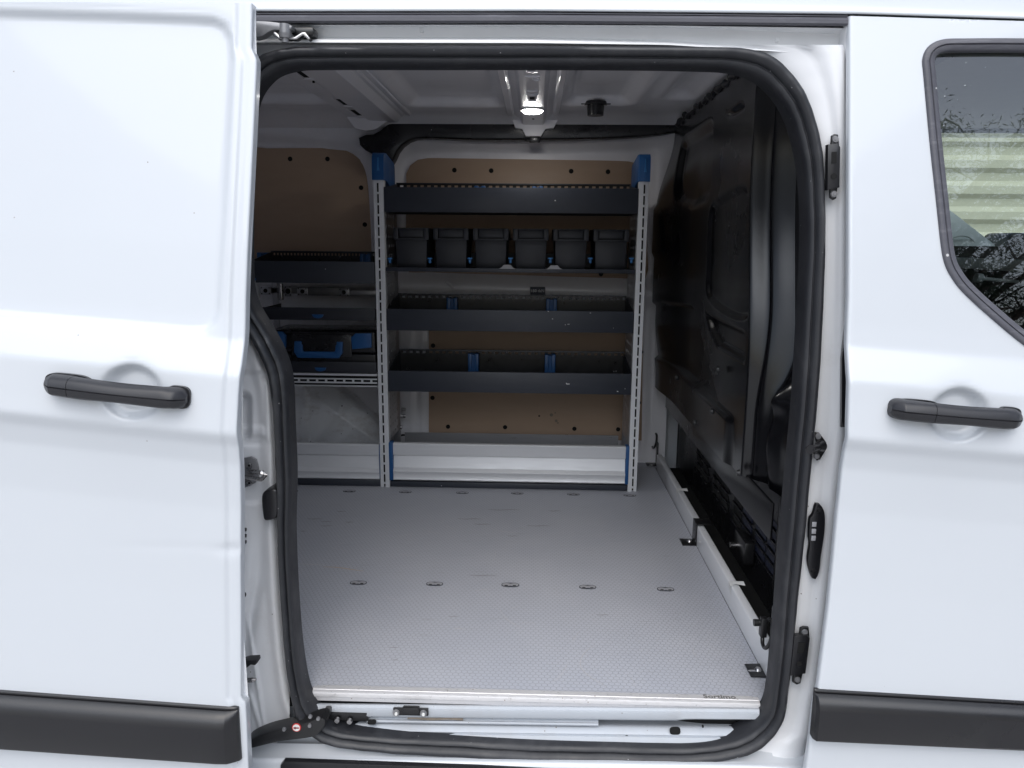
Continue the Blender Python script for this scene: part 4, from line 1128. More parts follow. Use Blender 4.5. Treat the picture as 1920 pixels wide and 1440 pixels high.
bulkhead = grid('bulkhead', [[(BX[i, j], BY[i, j], BZ[i, j]) for j in range(len(by))] for i in range(len(bz))], 'bulkhead_plastic', van, smooth=180, keep=lambda i, j: not (BZ[i, j] > 1.20 and BY[i, j] < .16))
# near column down to the sill
cy = np.arange(.06, .50, .01); cz = np.arange(-.06, .355, .012); CYm, CZm = np.meshgrid(cy, cz)
CXm = XB+.064+.014*(1-sstep(.28, .40, CYm))-.016*np.exp(-((CYm-.28)/.035)**2)+.0*CZm
CXm += .02*sstep(.40, .48, CYm)
grid('bulkhead_column', [[(CXm[i, j], CYm[i, j], CZm[i, j]) for j in range(len(cy))] for i in range(len(cz))], 'bulkhead_plastic', bulkhead, smooth=180)
mb = MB()
for px, py in ((1334, 771), (1302, 792), (1384, 887), (1268, 708), (1345, 692)):
    c = ox(px, py, XB-.016); mb.cyl(c+np.array([.003, 0, 0]), c-np.array([.004, 0, 0]), .010, .007, 16)
mb.build('bulkhead_bolt', 'black_metal', bulkhead, 40)
c = ox(1459, 878, .59); mb = MB(); mb.cyl(c+np.array([.012, 0, 0]), c-np.array([.004, 0, 0]), .020, .016, 22); mb.cyl(c-np.array([.004, 0, 0]), c-np.array([.012, 0, 0]), .010, .008, 14); mb.build('bulkhead_bolt', 'black_metal', bulkhead, 40)
# foam edge against the roof: lumpy strip
pts = []; rad = []
for i, y in enumerate(np.linspace(.55, 1.76, 90)):
    pts.append((XB+.004*math.sin(i*1.3), y, 1.372+.004*math.sin(i*.9)+random.uniform(-.004, .006))); rad.append(.007+random.uniform(-.003, .004))
MB().tube(pts, rad, 8).build('foam_edge', 'rubber', bulkhead, 50)
# lower skirts and louvred heater panel
mb = MB(); mb.box(XB+.012, XB+.018, .30, 1.72, .262, .352, .002); skirt = mb.build('bulkhead_skirt', 'bulkhead_plastic', bulkhead, 40)
mb = MB(); mb.box(XB+.082, XB+.088, .10, 1.76, -.05, .36); vent_panel = mb.build('louvre_panel', 'black_plastic', bulkhead)
for g, yc in enumerate((1.30, 1.02, .76, .53)):
    for half in (0, 1):
        mb = MB()
        for k in range(5):
            z = .235-k*.030-(.0 if half else .0); y0 = yc+(.052 if half else -.052)
            mb.box(XB+.0800, XB+.0815, y0-.045, y0+.045, z-.009, z+.007, .0)
        mb.build('louvre_slot', 'void_black' if not (g == 3 or (g == 2 and not half)) else 'navy_label', vent_panel)
        mb = MB()
        for k in range(5):
            z = .235-k*.030; y0 = yc+(.052 if half else -.052)
            mb.box(XB+.074, XB+.081, y0-.047, y0+.047, z-.0145, z-.0105, .001)
        mb.build('louvre_blade', 'black_plastic', vent_panel)
mb = MB(); mb.box(.535, .63, .12, 1.74, -.03, -.004); mb.build('heater_well', 'void_black', bulkhead)
mb = MB(); c = ox(1378, 1022, .575); mb.cyl(c-np.array([.014, 0, 0]), c+np.array([.012, 0, 0]), .008, .008, 12); mb.build('heater_stud', 'steel', bulkhead, 40)
mb = MB(); c = ox(1398, 1022, .60); mb.box(c[0]-.02, c[0]+.01, c[1]-.06, c[1]+.05, c[2]-.035, c[2]+.03, .006); mb.build('heater_bracket', 'black_metal', bulkhead, 40)
# white ledge
mb = MB(); mb.box(.5135, .536, .095, 1.705, -.002, .064, .004, seg=3); ledge = mb.build('ledge', 'frame_paint', van, 40)
for px, py, s in ((1270, 905, 1.), (1371, 1055, .8)):
    c = ox(px, py, .512); k = s*.026
    rows = [[(.5118, c[1]-k, .040), (.5122, c[1], .048), (.5122, c[1]+k*.6, .055)], [(.511, c[1]-k*.6, .064), (.512, c[1], .0655), (.513, c[1]+k*.7, .066)], [(.524, c[1]-k*.3, .068), (.526, c[1]+.003, .0705), (.525, c[1]+k*.5, .069)], [(.546, c[1]-k*1.0, .071), (.545, c[1]-.006, .076), (.536, c[1]+k*.3, .0705)]]
    grid('peeling_tape', rows, 'tape', ledge, smooth=60)
def strap(y, w, parent):
    mb = MB(); mb.box(.5095, .5130, y-w, y+w, .002, .072, .0006); mb.box(.5095, .560, y-w, y+w, .0690, .0725, .0006); mb.box(.470, .5128, y-w, y+w, .0005, .0035, .0006)
    o = mb.build('hold_down_strap', 'black_metal', parent, 40)
    mb = MB(); mb.cyl((.497, y+.004, .003), (.497, y+.004, .008), .009, .006, 12); mb.build('bolt', 'steel', o)
strap(ox(1303, 990, .511)[1], .026, ledge)
# corner bracket near the door
a = oz(1398, 1256, .002); b = oz(1443, 1256, .002)
mb = MB()
p0 = oz(1396, 1247, .002); p1 = oz(1434, 1246, .002); p2 = oz(1443, 1271, .002); p3 = oz(1408, 1270, .002)
mb.prism([tuple(p) for p in (p0, p1, p2, p3)], (0, 0, .003), .0008)
mb.prism([(p1[0], p1[1], .002), (p2[0], p2[1], .002), (p2[0]+.006, p2[1]+.012, .085), (p1[0]+.006, p1[1]-.004, .085)], (.004, 0, 0)); cbk = mb.build('corner_bracket', 'black_metal', load_floor, 40)
c = oz(1421, 1256, .005); mb = MB(); mb.cyl((c[0], c[1], .004), (c[0], c[1], .010), .0085, .005, 14); mb.build('bolt', 'steel', cbk)
c = oz(1411, 1257.5, .0052); mb = MB(); oval(mb, c[0], c[1], .0048, .010, .003, .0006); mb.build('slot', 'pad_grey', cbk)
p0 = oz(1212, 872, .001); mb = MB(); mb.box(p0[0], p0[0]+.045, p0[1]-.012, p0[1]+.03, .0005, .004, .001); mb.box(p0[0]+.042, p0[0]+.046, p0[1]-.012, p0[1]+.03, .0005, .10, .001); fb = mb.build('corner_bracket', 'black_metal', load_floor, 40)
c = oz(1221, 873, .004); mb = MB(); mb.cyl((c[0], c[1], .004), (c[0], c[1], .008), .008, .006, 10); mb.build('bolt', 'steel', fb)
# lashing rings
def lash_ring(px, py, x, rz, ry_, t, label=None):
    c = ox(px, py, x); mb = MB()
    mb.tube([(c[0]+.006*math.sin(2*math.pi*k/28), c[1]-.004+ry_*math.cos(2*math.pi*k/28), c[2]+rz*math.sin(2*math.pi*k/28)) for k in range(28)], t, 8, closed=True)
    o = mb.build('lashing_ring', 'black_metal', van, 60)
    mb = MB(); mb.box(c[0]-.010, c[0]+.004, c[1]+ry_*.35, c[1]+ry_*1.05, c[2]-rz*.6, c[2]+rz*.85, .003); mb.cyl((c[0]-.022, c[1]+ry_*.9, c[2]+rz*.35), (c[0], c[1]+ry_*.9, c[2]+rz*.35), .0075, .007, 10); mb.build('ring_hinge', 'black_metal', o, 40)
lash_ring(1438, 1186, .494, .030, .024, .0042)
lash_ring(1227, 826, .514, .030, .040, .0045)
mb = MB(); a = ox(1437, 1110, .53); mb.box(.508, .514, .105, .150, .0, .18, .002); mb.build('ring_post', 'black_metal', bulkhead)

# ---- closing shells so that the bay is dark and solid from any side
mb = MB(); mb.box(-2.62, -2.5, .02, 1.9, -.3, 1.43); mb.build('rear_end', 'inner_paint', van)
grid('near_wall_inner', [[(x, .10-.0*z, z) for x in (-2.5, -1.5, -.62, -.56)] for z in (-.02, .6, 1.0, 1.41)], 'inner_paint', van)
mb = MB(); mb.box(-2.62, 2.6, .20, 1.80, 1.432, 1.450, .0); mb.box(-2.62, 2.6, 1.80, 1.93, 1.36, 1.44); mb.build('roof_skin', 'white_paint', van)
mb = MB(); mb.box(-2.62, .70, 1.86, 1.93, -.40, 1.40); mb.build('far_side_skin', 'white_paint', van)
grid('header_inner', [[(x, y, z) for y, z in ((.088, 1.235), (.10, 1.262), (.14, 1.30), (.24, 1.36), (.40, 1.403))] for x in np.linspace(-1.8, .58, 6)], 'inner_paint', van)
mb = MB(); mb.box(-2.6, 2.6, .11, 1.86, -.10, -.045); mb.build('underfloor', 'cab_dark', van)

# ================================================================== RACKING
YS, YB = 1.41, 1.69
def zr(py, y=YS, px=960): return float(oy(px, py, y)[2])
def xr(px, py=620, y=YS): return float(oy(px, py, y)[0])

tall = thing('shelf_rack', (-.1, 1.55, 0), 'tall grey shelf rack with four dark trays standing by the black bulkhead', 'shelf rack', 'van racking')
low = thing('shelf_rack', (-.82, 1.55, 0), 'low shelf rack with slide-out trays left of the tall rack', 'shelf rack', 'van racking')

def upright(parent, x0, x1, z1, mirror, y=YS):
    w = x1-x0; X = (lambda t: x0+w*t) if not mirror else (lambda t: x1-w*t)
    def b(mb, t0, t1, y0, y1, z0, z1, bev=.0): a, c = sorted((X(t0), X(t1))); mb.box(a, c, y0, y1, z0, z1, bev)
    mb = MB(); b(mb, 0, .34, y+.002, y+.006, 0, z1); b(mb, 0, .06, y+.006, y+.034, 0, z1); b(mb, .54, 1, y-.002, y+.002, 0, z1); b(mb, .93, 1.0, y+.002, y+.034, 0, z1)
    k = .012
    while k < z1-.01:
        b(mb, .335, .545, y+.0005, y+.0035, k, k+.0075); k += .0385
    b(mb, .335, .545, y+.0005, y+.0035, z1-.004, z1)
    o = mb.build('upright', 'aluminium_flap', parent, None)
    mb = MB(); b(mb, .30, .60, y+.006, y+.010, .003, z1-.003); mb.build('slot_backing', 'void_black', o)
    return o
def perforated(parent, x, y0, y1, z0, z1, ncol=4, pitch=.036, hole=.011, flutes=True):
    ys = [y0]; w = (y1-y0-.04)/ncol
    for i in range(ncol): c = y0+.006+w*(i+.5); ys += [c-hole/2, c+hole/2]
    ys += [y1-.045, y1-.035, y1-.03, y1-.02, y1-.015, y1]; ys = sorted(ys)
    zs = [z0]; k = z0+pitch/2
    while k < z1-hole: zs += [k-hole/2, k+hole/2]; k += pitch
    zs.append(z1)
    rows = [[(x+(.003 if (j > 2*ncol and j % 2) else 0), y, z) for j, y in enumerate(ys)] for z in zs]
    return grid('side_panel', rows, 'aluminium', parent, smooth=None, keep=lambda i, j: not (i % 2 == 1 and j % 2 == 1 and j < 2*ncol), thick=.0015)
def blue_cap(parent, x0, x1, z):
    mb = MB(); pr = [(YS-.006, z-.002), (YS-.006, z+.045), (YS-.001, z+.080), (YS+.012, z+.092), (YS+.05, z+.094), (YS+.20, z+.074), (YS+.215, z+.06), (YS+.215, z-.035), (YS+.20, z-.038), (YS+.05, z-.002)]
    mb.prism([(x0-.003, y, q) for y, q in pr], (x1-x0+.006, 0, 0), .002)
    o = mb.build('end_cap', 'blue_plastic', parent, 40)
    xm = (x0+x1)/2; mb = MB()
    mb.prism([(xm-.003, YS-.0075, z+.030), (xm+.007, YS-.0075, z+.030), (xm+.004, YS-.0065, z+.045), (xm+.003, YS-.004, z+.075), (xm, YS-.004, z+.075), (xm-.001, YS-.0065, z+.045)], (0, .006, 0)); mb.build('cap_ridge', 'pale_blue_plastic', o)
ZT = zr(338)
XL0, XL1 = xr(699.5, 338), xr(718.5, 338); XR0, XR1 = xr(1199, 338), xr(1217, 338)
upright(tall, XL0, XL1, ZT, False); upright(tall, XR0, XR1, ZT, True)
blue_cap(tall, XL0, XL1, ZT); blue_cap(tall, XR0, XR1, ZT)
for x0, x1 in ((XL0, XL1), (XR0, XR1)):
    mb = MB(); mb.box(x0+.004, x1-.004, YB-.02, YB, 0, ZT-.03, .002); mb.build('rear_post', 'aluminium', tall)
perforated(tall, XL1-.004, YS+.03, YB-.02, .17, ZT-.05)
perforated(tall, XR0+.004, YS+.03, YB-.02, .17, ZT-.05)

def tray(parent, x0, x1, zf, zb, zbot, name='tray', slots=True, mat='dark_steel'):
    """open steel tray: folded front, black mat, back with a row of slots"""
    mb = MB(); mb.box(x0, x1, YS+.000, YS+.0025, zbot, zf, .0008); mb.box(x0, x1, YS+.0022, YS+.012, zf-.0025, zf-.0003, .0004)
    o = mb.build(name, mat, parent, 40)
    mb = MB(); mb.box(x0+.001, x1-.001, YS+.003, YB-.022, zbot, zbot+.003); mb.build('tray_floor', 'void_black', o)
    n = 34; xs_ = np.linspace(x0, x1, 2*n+1); zz_ = [zbot, zb-.016, zb-.007, zb]
    yb = YB-.024
    grid('tray_back', [[(x, yb, z) for x in xs_] for z in zz_], 'black_metal', o, smooth=None, keep=(lambda i, j: not (i == 1 and j % 2 == 1)) if slots else None, thick=.002)
    grid('tray_rim', [[(x, y, z) for x in (x0, x1)] for y, z in ((yb, zb), (yb-.002, zb+.0015), (yb-.012, zb+.0012), (yb-.0125, zb-.002))], mat, o, smooth=None)
    for s in (x0+.001, x1-.003):
        mb = MB(); mb.prism([(s, YS+.003, zbot), (s, yb, zbot), (s, yb, zb-.002), (s, YS+.003, zf-.003)], (.002, 0, 0)); mb.build('tray_side', mat, o)
    mb = MB()
    for s, d in ((x0+.03, 1), (x1-.03, -1)):
        mb.cyl((s, yb-.002, zbot+.045), (s, yb-.005, zbot+.045), .003, .003, 8); mb.cyl((s+.01*d, yb-.002, zbot+.045), (s+.01*d, yb-.005, zbot+.045), .003, .003, 8)
    mb.build('rivet', 'steel', o)
    return o
def divider(o, px, py, zbot, ztop):
    x = xr(px, py, YB-.06); mb = MB()
    mb.box(x-.021, x-.006, YB-.075, YB-.030, zbot+.004, ztop, .002); mb.box(x+.006, x+.021, YB-.075, YB-.030, zbot+.004, ztop, .002); mb.box(x-.008, x+.008, YB-.068, YB-.028, zbot+.004, ztop-.004)
    mb.build('divider', 'blue_plastic', o, 40)
x0, x1 = XL1+.001, XR0-.001
zb_ = lambda py: zr(py, YB-.024)
t1 = tray(tall, x0, x1, zr(352), zb_(345), zr(399))
divider(t1, 900, 350, zr(399), zb_(350.5)); divider(t1, 1008, 350, zr(399), zb_(350.5))
t3 = tray(tall, x0, x1, zr(582), zb_(553), zr(622))
divider(t3, 848, 575, zr(622), zb_(558)); divider(t3, 1034, 575, zr(622), zb_(558))
t4 = tray(tall, x0, x1, zr(698.5), zb_(657), zr(737))
divider(t4, 888, 690, zr(737), zb_(661)); divider(t4, 1031, 690, zr(737), zb_(661))
for t in (t1, t3, t4): pass
# scratches on the tray fronts
mb = MB()
for px, py, w, h in ((1065, 720, 5, 1.3), (1062, 719, 1, 2), (1158, 734, 2, 1.5), (1172, 729, 1, 1), (1041, 376, 1.6, 1.8), (1060, 609, 1.2, 1), (1066, 608, 3, .8), (1107, 587, 2, 1), (1028, 584, 2, .9), (1036, 598, 1.5, 1), (1150, 615, .8, .8)):
    a = oy(px, py, YS-.001); mb.box(a[0]-w*.0012, a[0]+w*.0012, YS-.0012, YS+.0001, a[2]-h*.001, a[2]+h*.001, M=None)
mb.build('chipped_paint', 'white_print', t4)
# box shelf
zl = zr(503.5); zlb = zr(511)
mb = MB(); mb.box(x0, x1, YS, YS+.003, zlb, zl, .0006); mb.box(x0, x1, YS+.003, YB-.022, zl-.006, zl-.003); mb.box(x0, x1, YB-.026, YB-.023, zlb, zl+.05)
box_shelf = mb.build('box_shelf', 'dark_steel', tall, 40)
for px in (951, 1039):
    a = oy(px, 503, YS-.0); mb = MB(); w = .030
    mb.prism([(a[0]-w, YS-.0005, zl-.001), (a[0]-w*.7, YS-.0005, zl+.003), (a[0]-w*.4, YS-.0005, zl+.013), (a[0]+w*.4, YS-.0005, zl+.013), (a[0]+w*.7, YS-.0005, zl+.003), (a[0]+w, YS-.0005, zl-.001)], (0, .003, 0)); mb.build('cutout_light', 'pad_grey', box_shelf)  # pale prism painted as light seen through a lip cutout
for px in (731, 806, 881, 957, 1032, 1107, 1184):
    a = oy(px, 487, YS+.004); mb = MB(); mb.box(a[0]-.0085, a[0]+.0085, YS+.002, YS+.012, a[2]+.002, a[2]+.007, .001); mb.box(a[0]-.004, a[0]+.004, YS+.003, YS+.011, a[2]-.012, a[2]+.003, .001); mb.build('box_clip', 'pale_blue_plastic', box_shelf, 40)
# floor rail and flap trough of the tall rack
mb = MB(); mb.box(XL1, XR0, YS+.004, YS+.05, .001, zr(907), .002); mb.build('floor_rail', 'dark_steel', tall, 40)
def flap(parent, xa, xb, rt, rm, rb, r0):
    """rows: top edge, step under the top band, start of the lower bead, bottom"""
    zt, zm, zb, z0 = zr(rt), zr(rm), zr(rb), zr(r0)
    sec = [(YS+.030, zt-.002), (YS+.012, zt), (YS+.004, zt-.001), (YS+.001, zt-.005), (YS+.002, zt-.009), (YS+.0015, zm+.004), (YS+.002, zm+.0005), (YS+.013, zm+.0004), (YS+.0132, zm-.004), (YS+.0105, zm-.010), (YS+.0085, zb+.006), (YS+.006, zb+.002), (YS-.003, zb-.003), (YS-.006, zb-.008), (YS-.004, zb-.013), (YS-.002, (zb+z0)/2), (YS-.003, z0+.008), (YS-.005, z0+.004), (YS-.003, z0), (YS+.006, z0-.002)]
    return grid('flap', [[(x, y, z) for y, z in sec] for x in np.linspace(xa, xb, 3)], 'aluminium_flap', parent, smooth=32)
fa, fb_ = xr(737.5, 870), xr(1172.5, 870)
f1 = flap(tall, fa, fb_, 834.5, 857, 883, 903)
for a, b in ((XL1-.001, fa-.0005), (fb_+.0005, XR0+.001)):
    mb = MB(); mb.box(a, b, YS-.004, YS+.03, zr(904), zr(833), .001); mb.build('flap_end', 'blue_plastic', f1)
mb = MB(); mb.box(fa, fb_, YS+.03, YB-.02, .02, .024); mb.box(fa, fb_, YB-.02, YB-.016, .02, .15); mb.build('trough', 'aluminium', tall)

# ---- storage boxes on the second shelf
words = ['first dark storage box beside the left upright', 'second dark storage box counted from the left upright', 'third dark storage box counted from the left upright',
         'fourth dark storage box counted from the left upright', 'fifth dark storage box counted from the left upright', 'last dark storage box beside the right upright']
pitch = (xr(1147, 460)-xr(769, 460))/5; bxc = xr(769, 460); ztop = zr(428.5); zrim = zr(451); zbx = zl-.0025
hw = .064; depth = .225
def storage_box():
    root = thing('storage_box', (bxc, YS+.022+depth/2, zbx), '', 'storage box', 'small boxes on the second shelf')
    y = YS+.022
    mb = MB(); pr = []
    b0 = [(-hw*.84, y+.008), (hw*.84, y+.008), (hw*.84, y+depth), (-hw*.84, y+depth)]; b1 = [(-hw*.90, y+.004), (hw*.90, y+.004), (hw*.90, y+depth), (-hw*.90, y+depth)]
    vs_ = [mb.bm.verts.new((bxc+a, b, zbx)) for a, b in b0]+[mb.bm.verts.new((bxc+a, b, zrim+.001)) for a, b in b1]
    fs = [mb.bm.faces.new([vs_[i] for i in q]) for q in ((0, 1, 2, 3), (7, 6, 5, 4), (0, 4, 5, 1), (1, 5, 6, 2), (2, 6, 7, 3), (3, 7, 4, 0))]
    bmesh.ops.recalc_face_normals(mb.bm, faces=fs); bmesh.ops.bevel(mb.bm, geom=mb.bm.edges[:], offset=.003, segments=2, affect='EDGES', profile=.5)
    mb.build('body', 'box_plastic', root, 40)
    mb = MB(); mb.box(bxc-hw, bxc+hw, y, y+depth+.002, zrim, zrim+.006, .0015); mb.box(bxc-hw, bxc-hw*.72, y-.001, y+.02, zrim+.002, ztop, .002); mb.box(bxc+hw*.72, bxc+hw, y-.001, y+.02, zrim+.002, ztop, .002); mb.box(bxc-hw*.73, bxc+hw*.73, y+.016, y+.02, zrim+.002, ztop-.002, .001)
    mb.box(bxc-hw, bxc+hw, y, y+depth, ztop-.004, ztop, .0015); mb.box(bxc-hw, bxc-hw+.004, y+.01, y+depth, zrim, ztop-.002); mb.box(bxc+hw-.004, bxc+hw, y+.01, y+depth, zrim, ztop-.002)
    mb.build('rim', 'box_plastic', root, 40)
    mb = MB(); mb.box(bxc-hw*.68, bxc+hw*.68, y+.004, y+.008, zrim+.010, ztop-.0055, .001); mb.build('label_holder', 'box_plastic', root, 40)
    mb = MB(); mb.box(bxc-hw*.66, bxc+hw*.66, y+.0015, y+.016, zrim+.0063, zrim+.0085); mb.build('rim_groove', 'void_black', root)
    return root
sb = storage_box(); sb['label'] = words[0]
for i in range(1, 6):
    o = copy_tree(sb, (pitch*i, 0, 0)); o['label'] = words[i]

# ---- low rack
LX0, LX1 = xr(470, 560)-.006, xr(483, 560)-.004
upright(low, LX0, LX1, zr(531), False); 
mb = MB(); mb.box(LX0-.002, LX1+.002, YS-.004, YS+.04, zr(531), zr(526.5), .002); mb.build('end_cap', 'blue_plastic', low)
mb = MB(); mb.box(LX0, LX0+.02, YB-.03, YB-.01, 0, zr(531)); mb.build('rear_post', 'aluminium', low)
lx0, lx1 = LX0+.004, XL0-.003
tl = tray(low, lx0, lx1, zr(490, px=600), zr(471.5, YB-.024, 600), zr(531, px=600))
divider(tl, 494, 480, zr(531, px=600), zr(474, YB-.024, 600)); divider(tl, 686, 480, zr(531, px=600), zr(474.5, YB-.024, 600))
mb = MB()
for px, py in ((529, 479.5), (638, 481.5)): 
    c = oy(px, py, YB-.027); mb.cyl(c, c+np.array([0, .003, 0]), .0032, .0032, 8)
mb.build('rivet', 'steel', tl)
def moon(parent, px, py):
    c = oy(px, py, YS-.003); mb = MB(); pts = [(c[0]-.022, YS-.006, c[2]+.006), (c[0]+.022, YS-.006, c[2]+.006)]
    for k in range(9):
        t = math.pi*k/8; pts.append((c[0]+.020*math.cos(t), YS-.006, c[2]+.003-.011*math.sin(t)))
    mb.prism(pts, (0, .006, 0), .001); mb.build('pull', 'blue_plastic', parent, 40)
def slide_tray(rt, rb, px):
    z1, z0 = zr(rt, px=600), zr(rb, px=600); mb = MB(); mb.box(LX1+.004, lx1-.002, YS-.001, YS+.004, z0, z1, .001); mb.box(LX1+.006, lx1-.004, YS+.004, YB-.04, z0+.002, z0+.006); 
    mb.box(LX1+.006, LX1+.010, YS+.004, YB-.04, z0, z1-.006); mb.box(lx1-.008, lx1-.004, YS+.004, YB-.04, z0, z1-.006)
    o = mb.build('slide_tray', 'dimmed_slide_steel', low, 40); moon(o, px, (rt+rb)/2+4); return o
slide_tray(577, 600.5, 596); st_low = slide_tray(678, 698.5, 601)
mb = MB(); mb.box(lx1-.001, lx1+.002, YS+.036, YB-.02, .16, zr(535)); mb.build('side_panel', 'dark_steel', low)
# slotted aluminium cross rail
def bar(mb, r0, r1, y0, y1, bev=.001): mb.box(LX1, lx1, y0, y1, zr(r1, px=640), zr(r0, px=640), bev)
mb = MB(); bar(mb, 700.5, 704.5, YS+.0, YS+.02); bar(mb, 709.2, 711.8, YS-.001, YS+.003); bar(mb, 715.8, 718.8, YS-.001, YS+.003); bar(mb, 722.6, 724.8, YS, YS+.02)
k = LX1+.004
while k < lx1-.004:
    mb.box(k, k+.008, YS-.0005, YS+.0025, zr(716, px=640), zr(711.5, px=640)); k += .034
mb.box(LX1, lx1, YS+.012, YS+.014, zr(724, px=640), zr(702, px=640))
cr_ = mb.build('cross_rail', 'aluminium_flap', low, None)
mb = MB(); mb.box(LX1, lx1, YS+.004, YS+.0115, zr(722.4, px=640), zr(704.7, px=640)); mb.build('rail_backing', 'void_black', cr_)
lfa, lfb = LX1+.002, xr(711.5, 870)
def flap2():
    global zr
    old = zr
    f = lambda py, y=YS, px=960: float(oy(640, py, y)[2])
    zr = f
    o = flap(low, lfa, lfb, 832, 853, 880, 897); zr = old; return o
f2 = flap2()
mb = MB(); mb.box(lfb+.0005, XL0-.001, YS-.004, YS+.03, zr(897, px=700), zr(833, px=700), .001); mb.build('flap_end', 'blue_plastic', f2)
mb = MB(); mb.box(LX1, XL0-.001, YS+.004, YS+.05, .001, zr(899, px=640), .002); mb.build('floor_rail', 'dark_steel', low, 40)
mb = MB(); mb.box(lfa, lfb, YS+.03, YB-.06, .02, .024); mb.build('trough', 'aluminium', low)

# ---- tool case standing on the lower slide tray
zc0, zc1 = zr(697, px=600)+.008, zr(622, px=600)
cxa, cxb = xr(500, 650), xr(703, 650); yc = YS+.018
case = thing('tool_case', ((cxa+cxb)/2, yc+.12, zc0), 'dark tool case with blue carrying handle and blue side latches on the lower slide tray', 'tool case')
zmid = zc0+(zc1-zc0)*.42
mb = MB(); mb.box(cxa, cxb, yc, yc+.22, zc0, zmid-.0015, .006, seg=3); mb.build('case_base', 'black_plastic', case, 40)
mb = MB(); mb.box(cxa+.002, cxb-.002, yc+.001, yc+.22, zmid+.0015, zc1, .006, seg=3); mb.box(cxa+.09, cxb-.09, yc-.006, yc+.01, zmid-.012, zc1-.012, .004); mb.build('case_lid', 'black_plastic', case, 40)
for pts in ([(505, 622), (529, 622), (535, 629), (535, 653), (505, 651)], [(658, 633), (666, 625.5), (696, 625), (696, 652), (660, 655)]):
    mb = MB(); mb.prism([tuple(oy(px, py, yc-.010)) for px, py in pts], (0, .012, 0), .002); mb.build('latch', 'blue_plastic', case, 40)
mb = MB()
hd = [(552, 640), (564, 640), (564.5, 646), (566.5, 647), (567, 656.5), (569, 659.5), (627, 660), (628.5, 657), (629, 648), (631, 646), (631, 641.5), (642, 641.5), (642, 662), (635, 672), (558, 671), (551, 660)]
mb.prism([tuple(oy(px, py, yc-.014)) for px, py in hd], (0, .014, 0), .002); mb.build('carrying_handle', 'blue_plastic', case, 40)

# ---- lashing rail with clamp fittings on the far wall above the low rack's slides
za = zr(541, 1.66, 600); zb2 = zr(556, 1.66, 600)
bar_t = thing('clamping_bar', (-.85, 1.67, zb2), 'grey telescopic clamping bar with perforated fittings lying behind the low rack', 'clamping bar')
mb = MB(); a = xr(487, 548, 1.66); b = xr(703, 548, 1.66); m1 = xr(577, 548, 1.66); m2 = xr(640, 548, 1.66)
mb.box(m1, m2, 1.655, 1.675, zr(554, 1.66, 600), zr(538.5, 1.66, 600), .002); mb.box(a, m1, 1.66, 1.675, zr(551, 1.66, 600), zr(540, 1.66, 600), .002); mb.build('outer_tube', 'dull_steel', bar_t, 40)
mb = MB(); mb.box(m2, b+.02, 1.658, 1.672, zr(555, 1.66, 680), zr(544, 1.66, 680), .002); mb.build('inner_tube', 'aluminium', bar_t, 40)
for px in (498, 540, 567, 645):
    c = oy(px, 545+(px-498)*.02, 1.65); mb = MB(); w = .021 if px != 540 else .013; h = .016 if px != 540 else .021
    mb.box(c[0]-w, c[0]+w, 1.648, 1.653, c[2]-h, c[2]+h, .0018); o = mb.build('fitting_plate', 'aluminium', bar_t, 40)
    mb = MB(); mb.cyl((c[0], 1.6485, c[2]), (c[0], 1.6470, c[2]), h*.55, h*.5, 14)
    for sx in (-1, 1):
        for sz in (-1, 1): mb.cyl((c[0]+sx*w*.72, 1.6485, c[2]+sz*h*.72), (c[0]+sx*w*.72, 1.6475, c[2]+sz*h*.72), .0026, .0026, 8)
    mb.build('fitting_hole', 'void_black', o)
c = oy(527, 546, 1.645); mb = MB(); mb.cyl((c[0], 1.645, c[2]+.030), (c[0], 1.645, c[2]-.034), .0095, .0095, 16); mb.build('clamp_sleeve', 'steel', bar_t, 60)
# bolts between rack foot and wall behind the left upright
mb = MB()
for px, py, y in ((757, 768, 1.71), (757, 780, 1.70), (746, 790, 1.66), (738, 800, 1.60), (750, 801, 1.66)):
    c = oy(px, py, y); mb.cyl(c-np.array([.008, 0, 0]), c+np.array([.008, 0, 0]), .008, .008, 8)
mb.build('wall_bolt', 'steel', tall)
c = oy(757, 825, 1.72); mb = MB(); mb.tube([(c[0]+.026*math.cos(t), 1.72, c[2]-.004+.026*math.sin(t)) for t in np.linspace(0, math.pi, 14)], .004, 8); mb.build('lashing_eye', 'black_metal', van, 60)

# ================================================================== CAB seen through the side window
cab_y = 1.86
# far door: solid below the belt line, open window above
mb = MB()
belt = .925
mb.box(.64, 2.55, cab_y, cab_y+.06, -.30, belt, .0); mb.box(.64, 2.55, cab_y, cab_y+.06, 1.38, 1.44); mb.box(.64, .95, cab_y, cab_y+.06, belt, 1.38)
far_door = mb.build('far_door', 'cab_dark', van)
mb = MB(); mb.prism([tuple(oy(px, py, 1.98+(475-py)/155*.26)) for px, py in ((1690, 320), (1773, 387), (1866, 459), (1866, 475), (1690, 475))], (0, .03, 0), .004); tri = mb.build('tilted_pale_panel', 'cab_pale', far_door, 40)  # pale triangle of guessed identity, set outside and tilted to catch skylight
c = oy(1806, 462, 2.0); mb = MB(); mb.tube([(c[0]+.065*math.cos(t), 2.018, c[2]-.01+.055*math.sin(t)) for t in np.linspace(0, math.pi, 18)], .004, 6); mb.build('trim_bead', 'cab_pale', tri, 60)
mb = MB(); mb.box(1.0, 2.5, .25, 1.84, 1.375, 1.385); mb.build('headliner', 'headliner', van)
mb = MB(); mb.prism([(1.30, .12, .86), (1.55, .12, .885), (2.3, .12, .80), (2.3, .12, .30), (1.45, .12, .30)], (0, 1.72, 0), .02); dash = mb.build('dashboard', 'cab_dark', van, 40)
mb = MB(); mb.box(.66, 2.5, .10, 1.84, -.05, .02); mb.build('cab_floor', 'cab_dark', van)
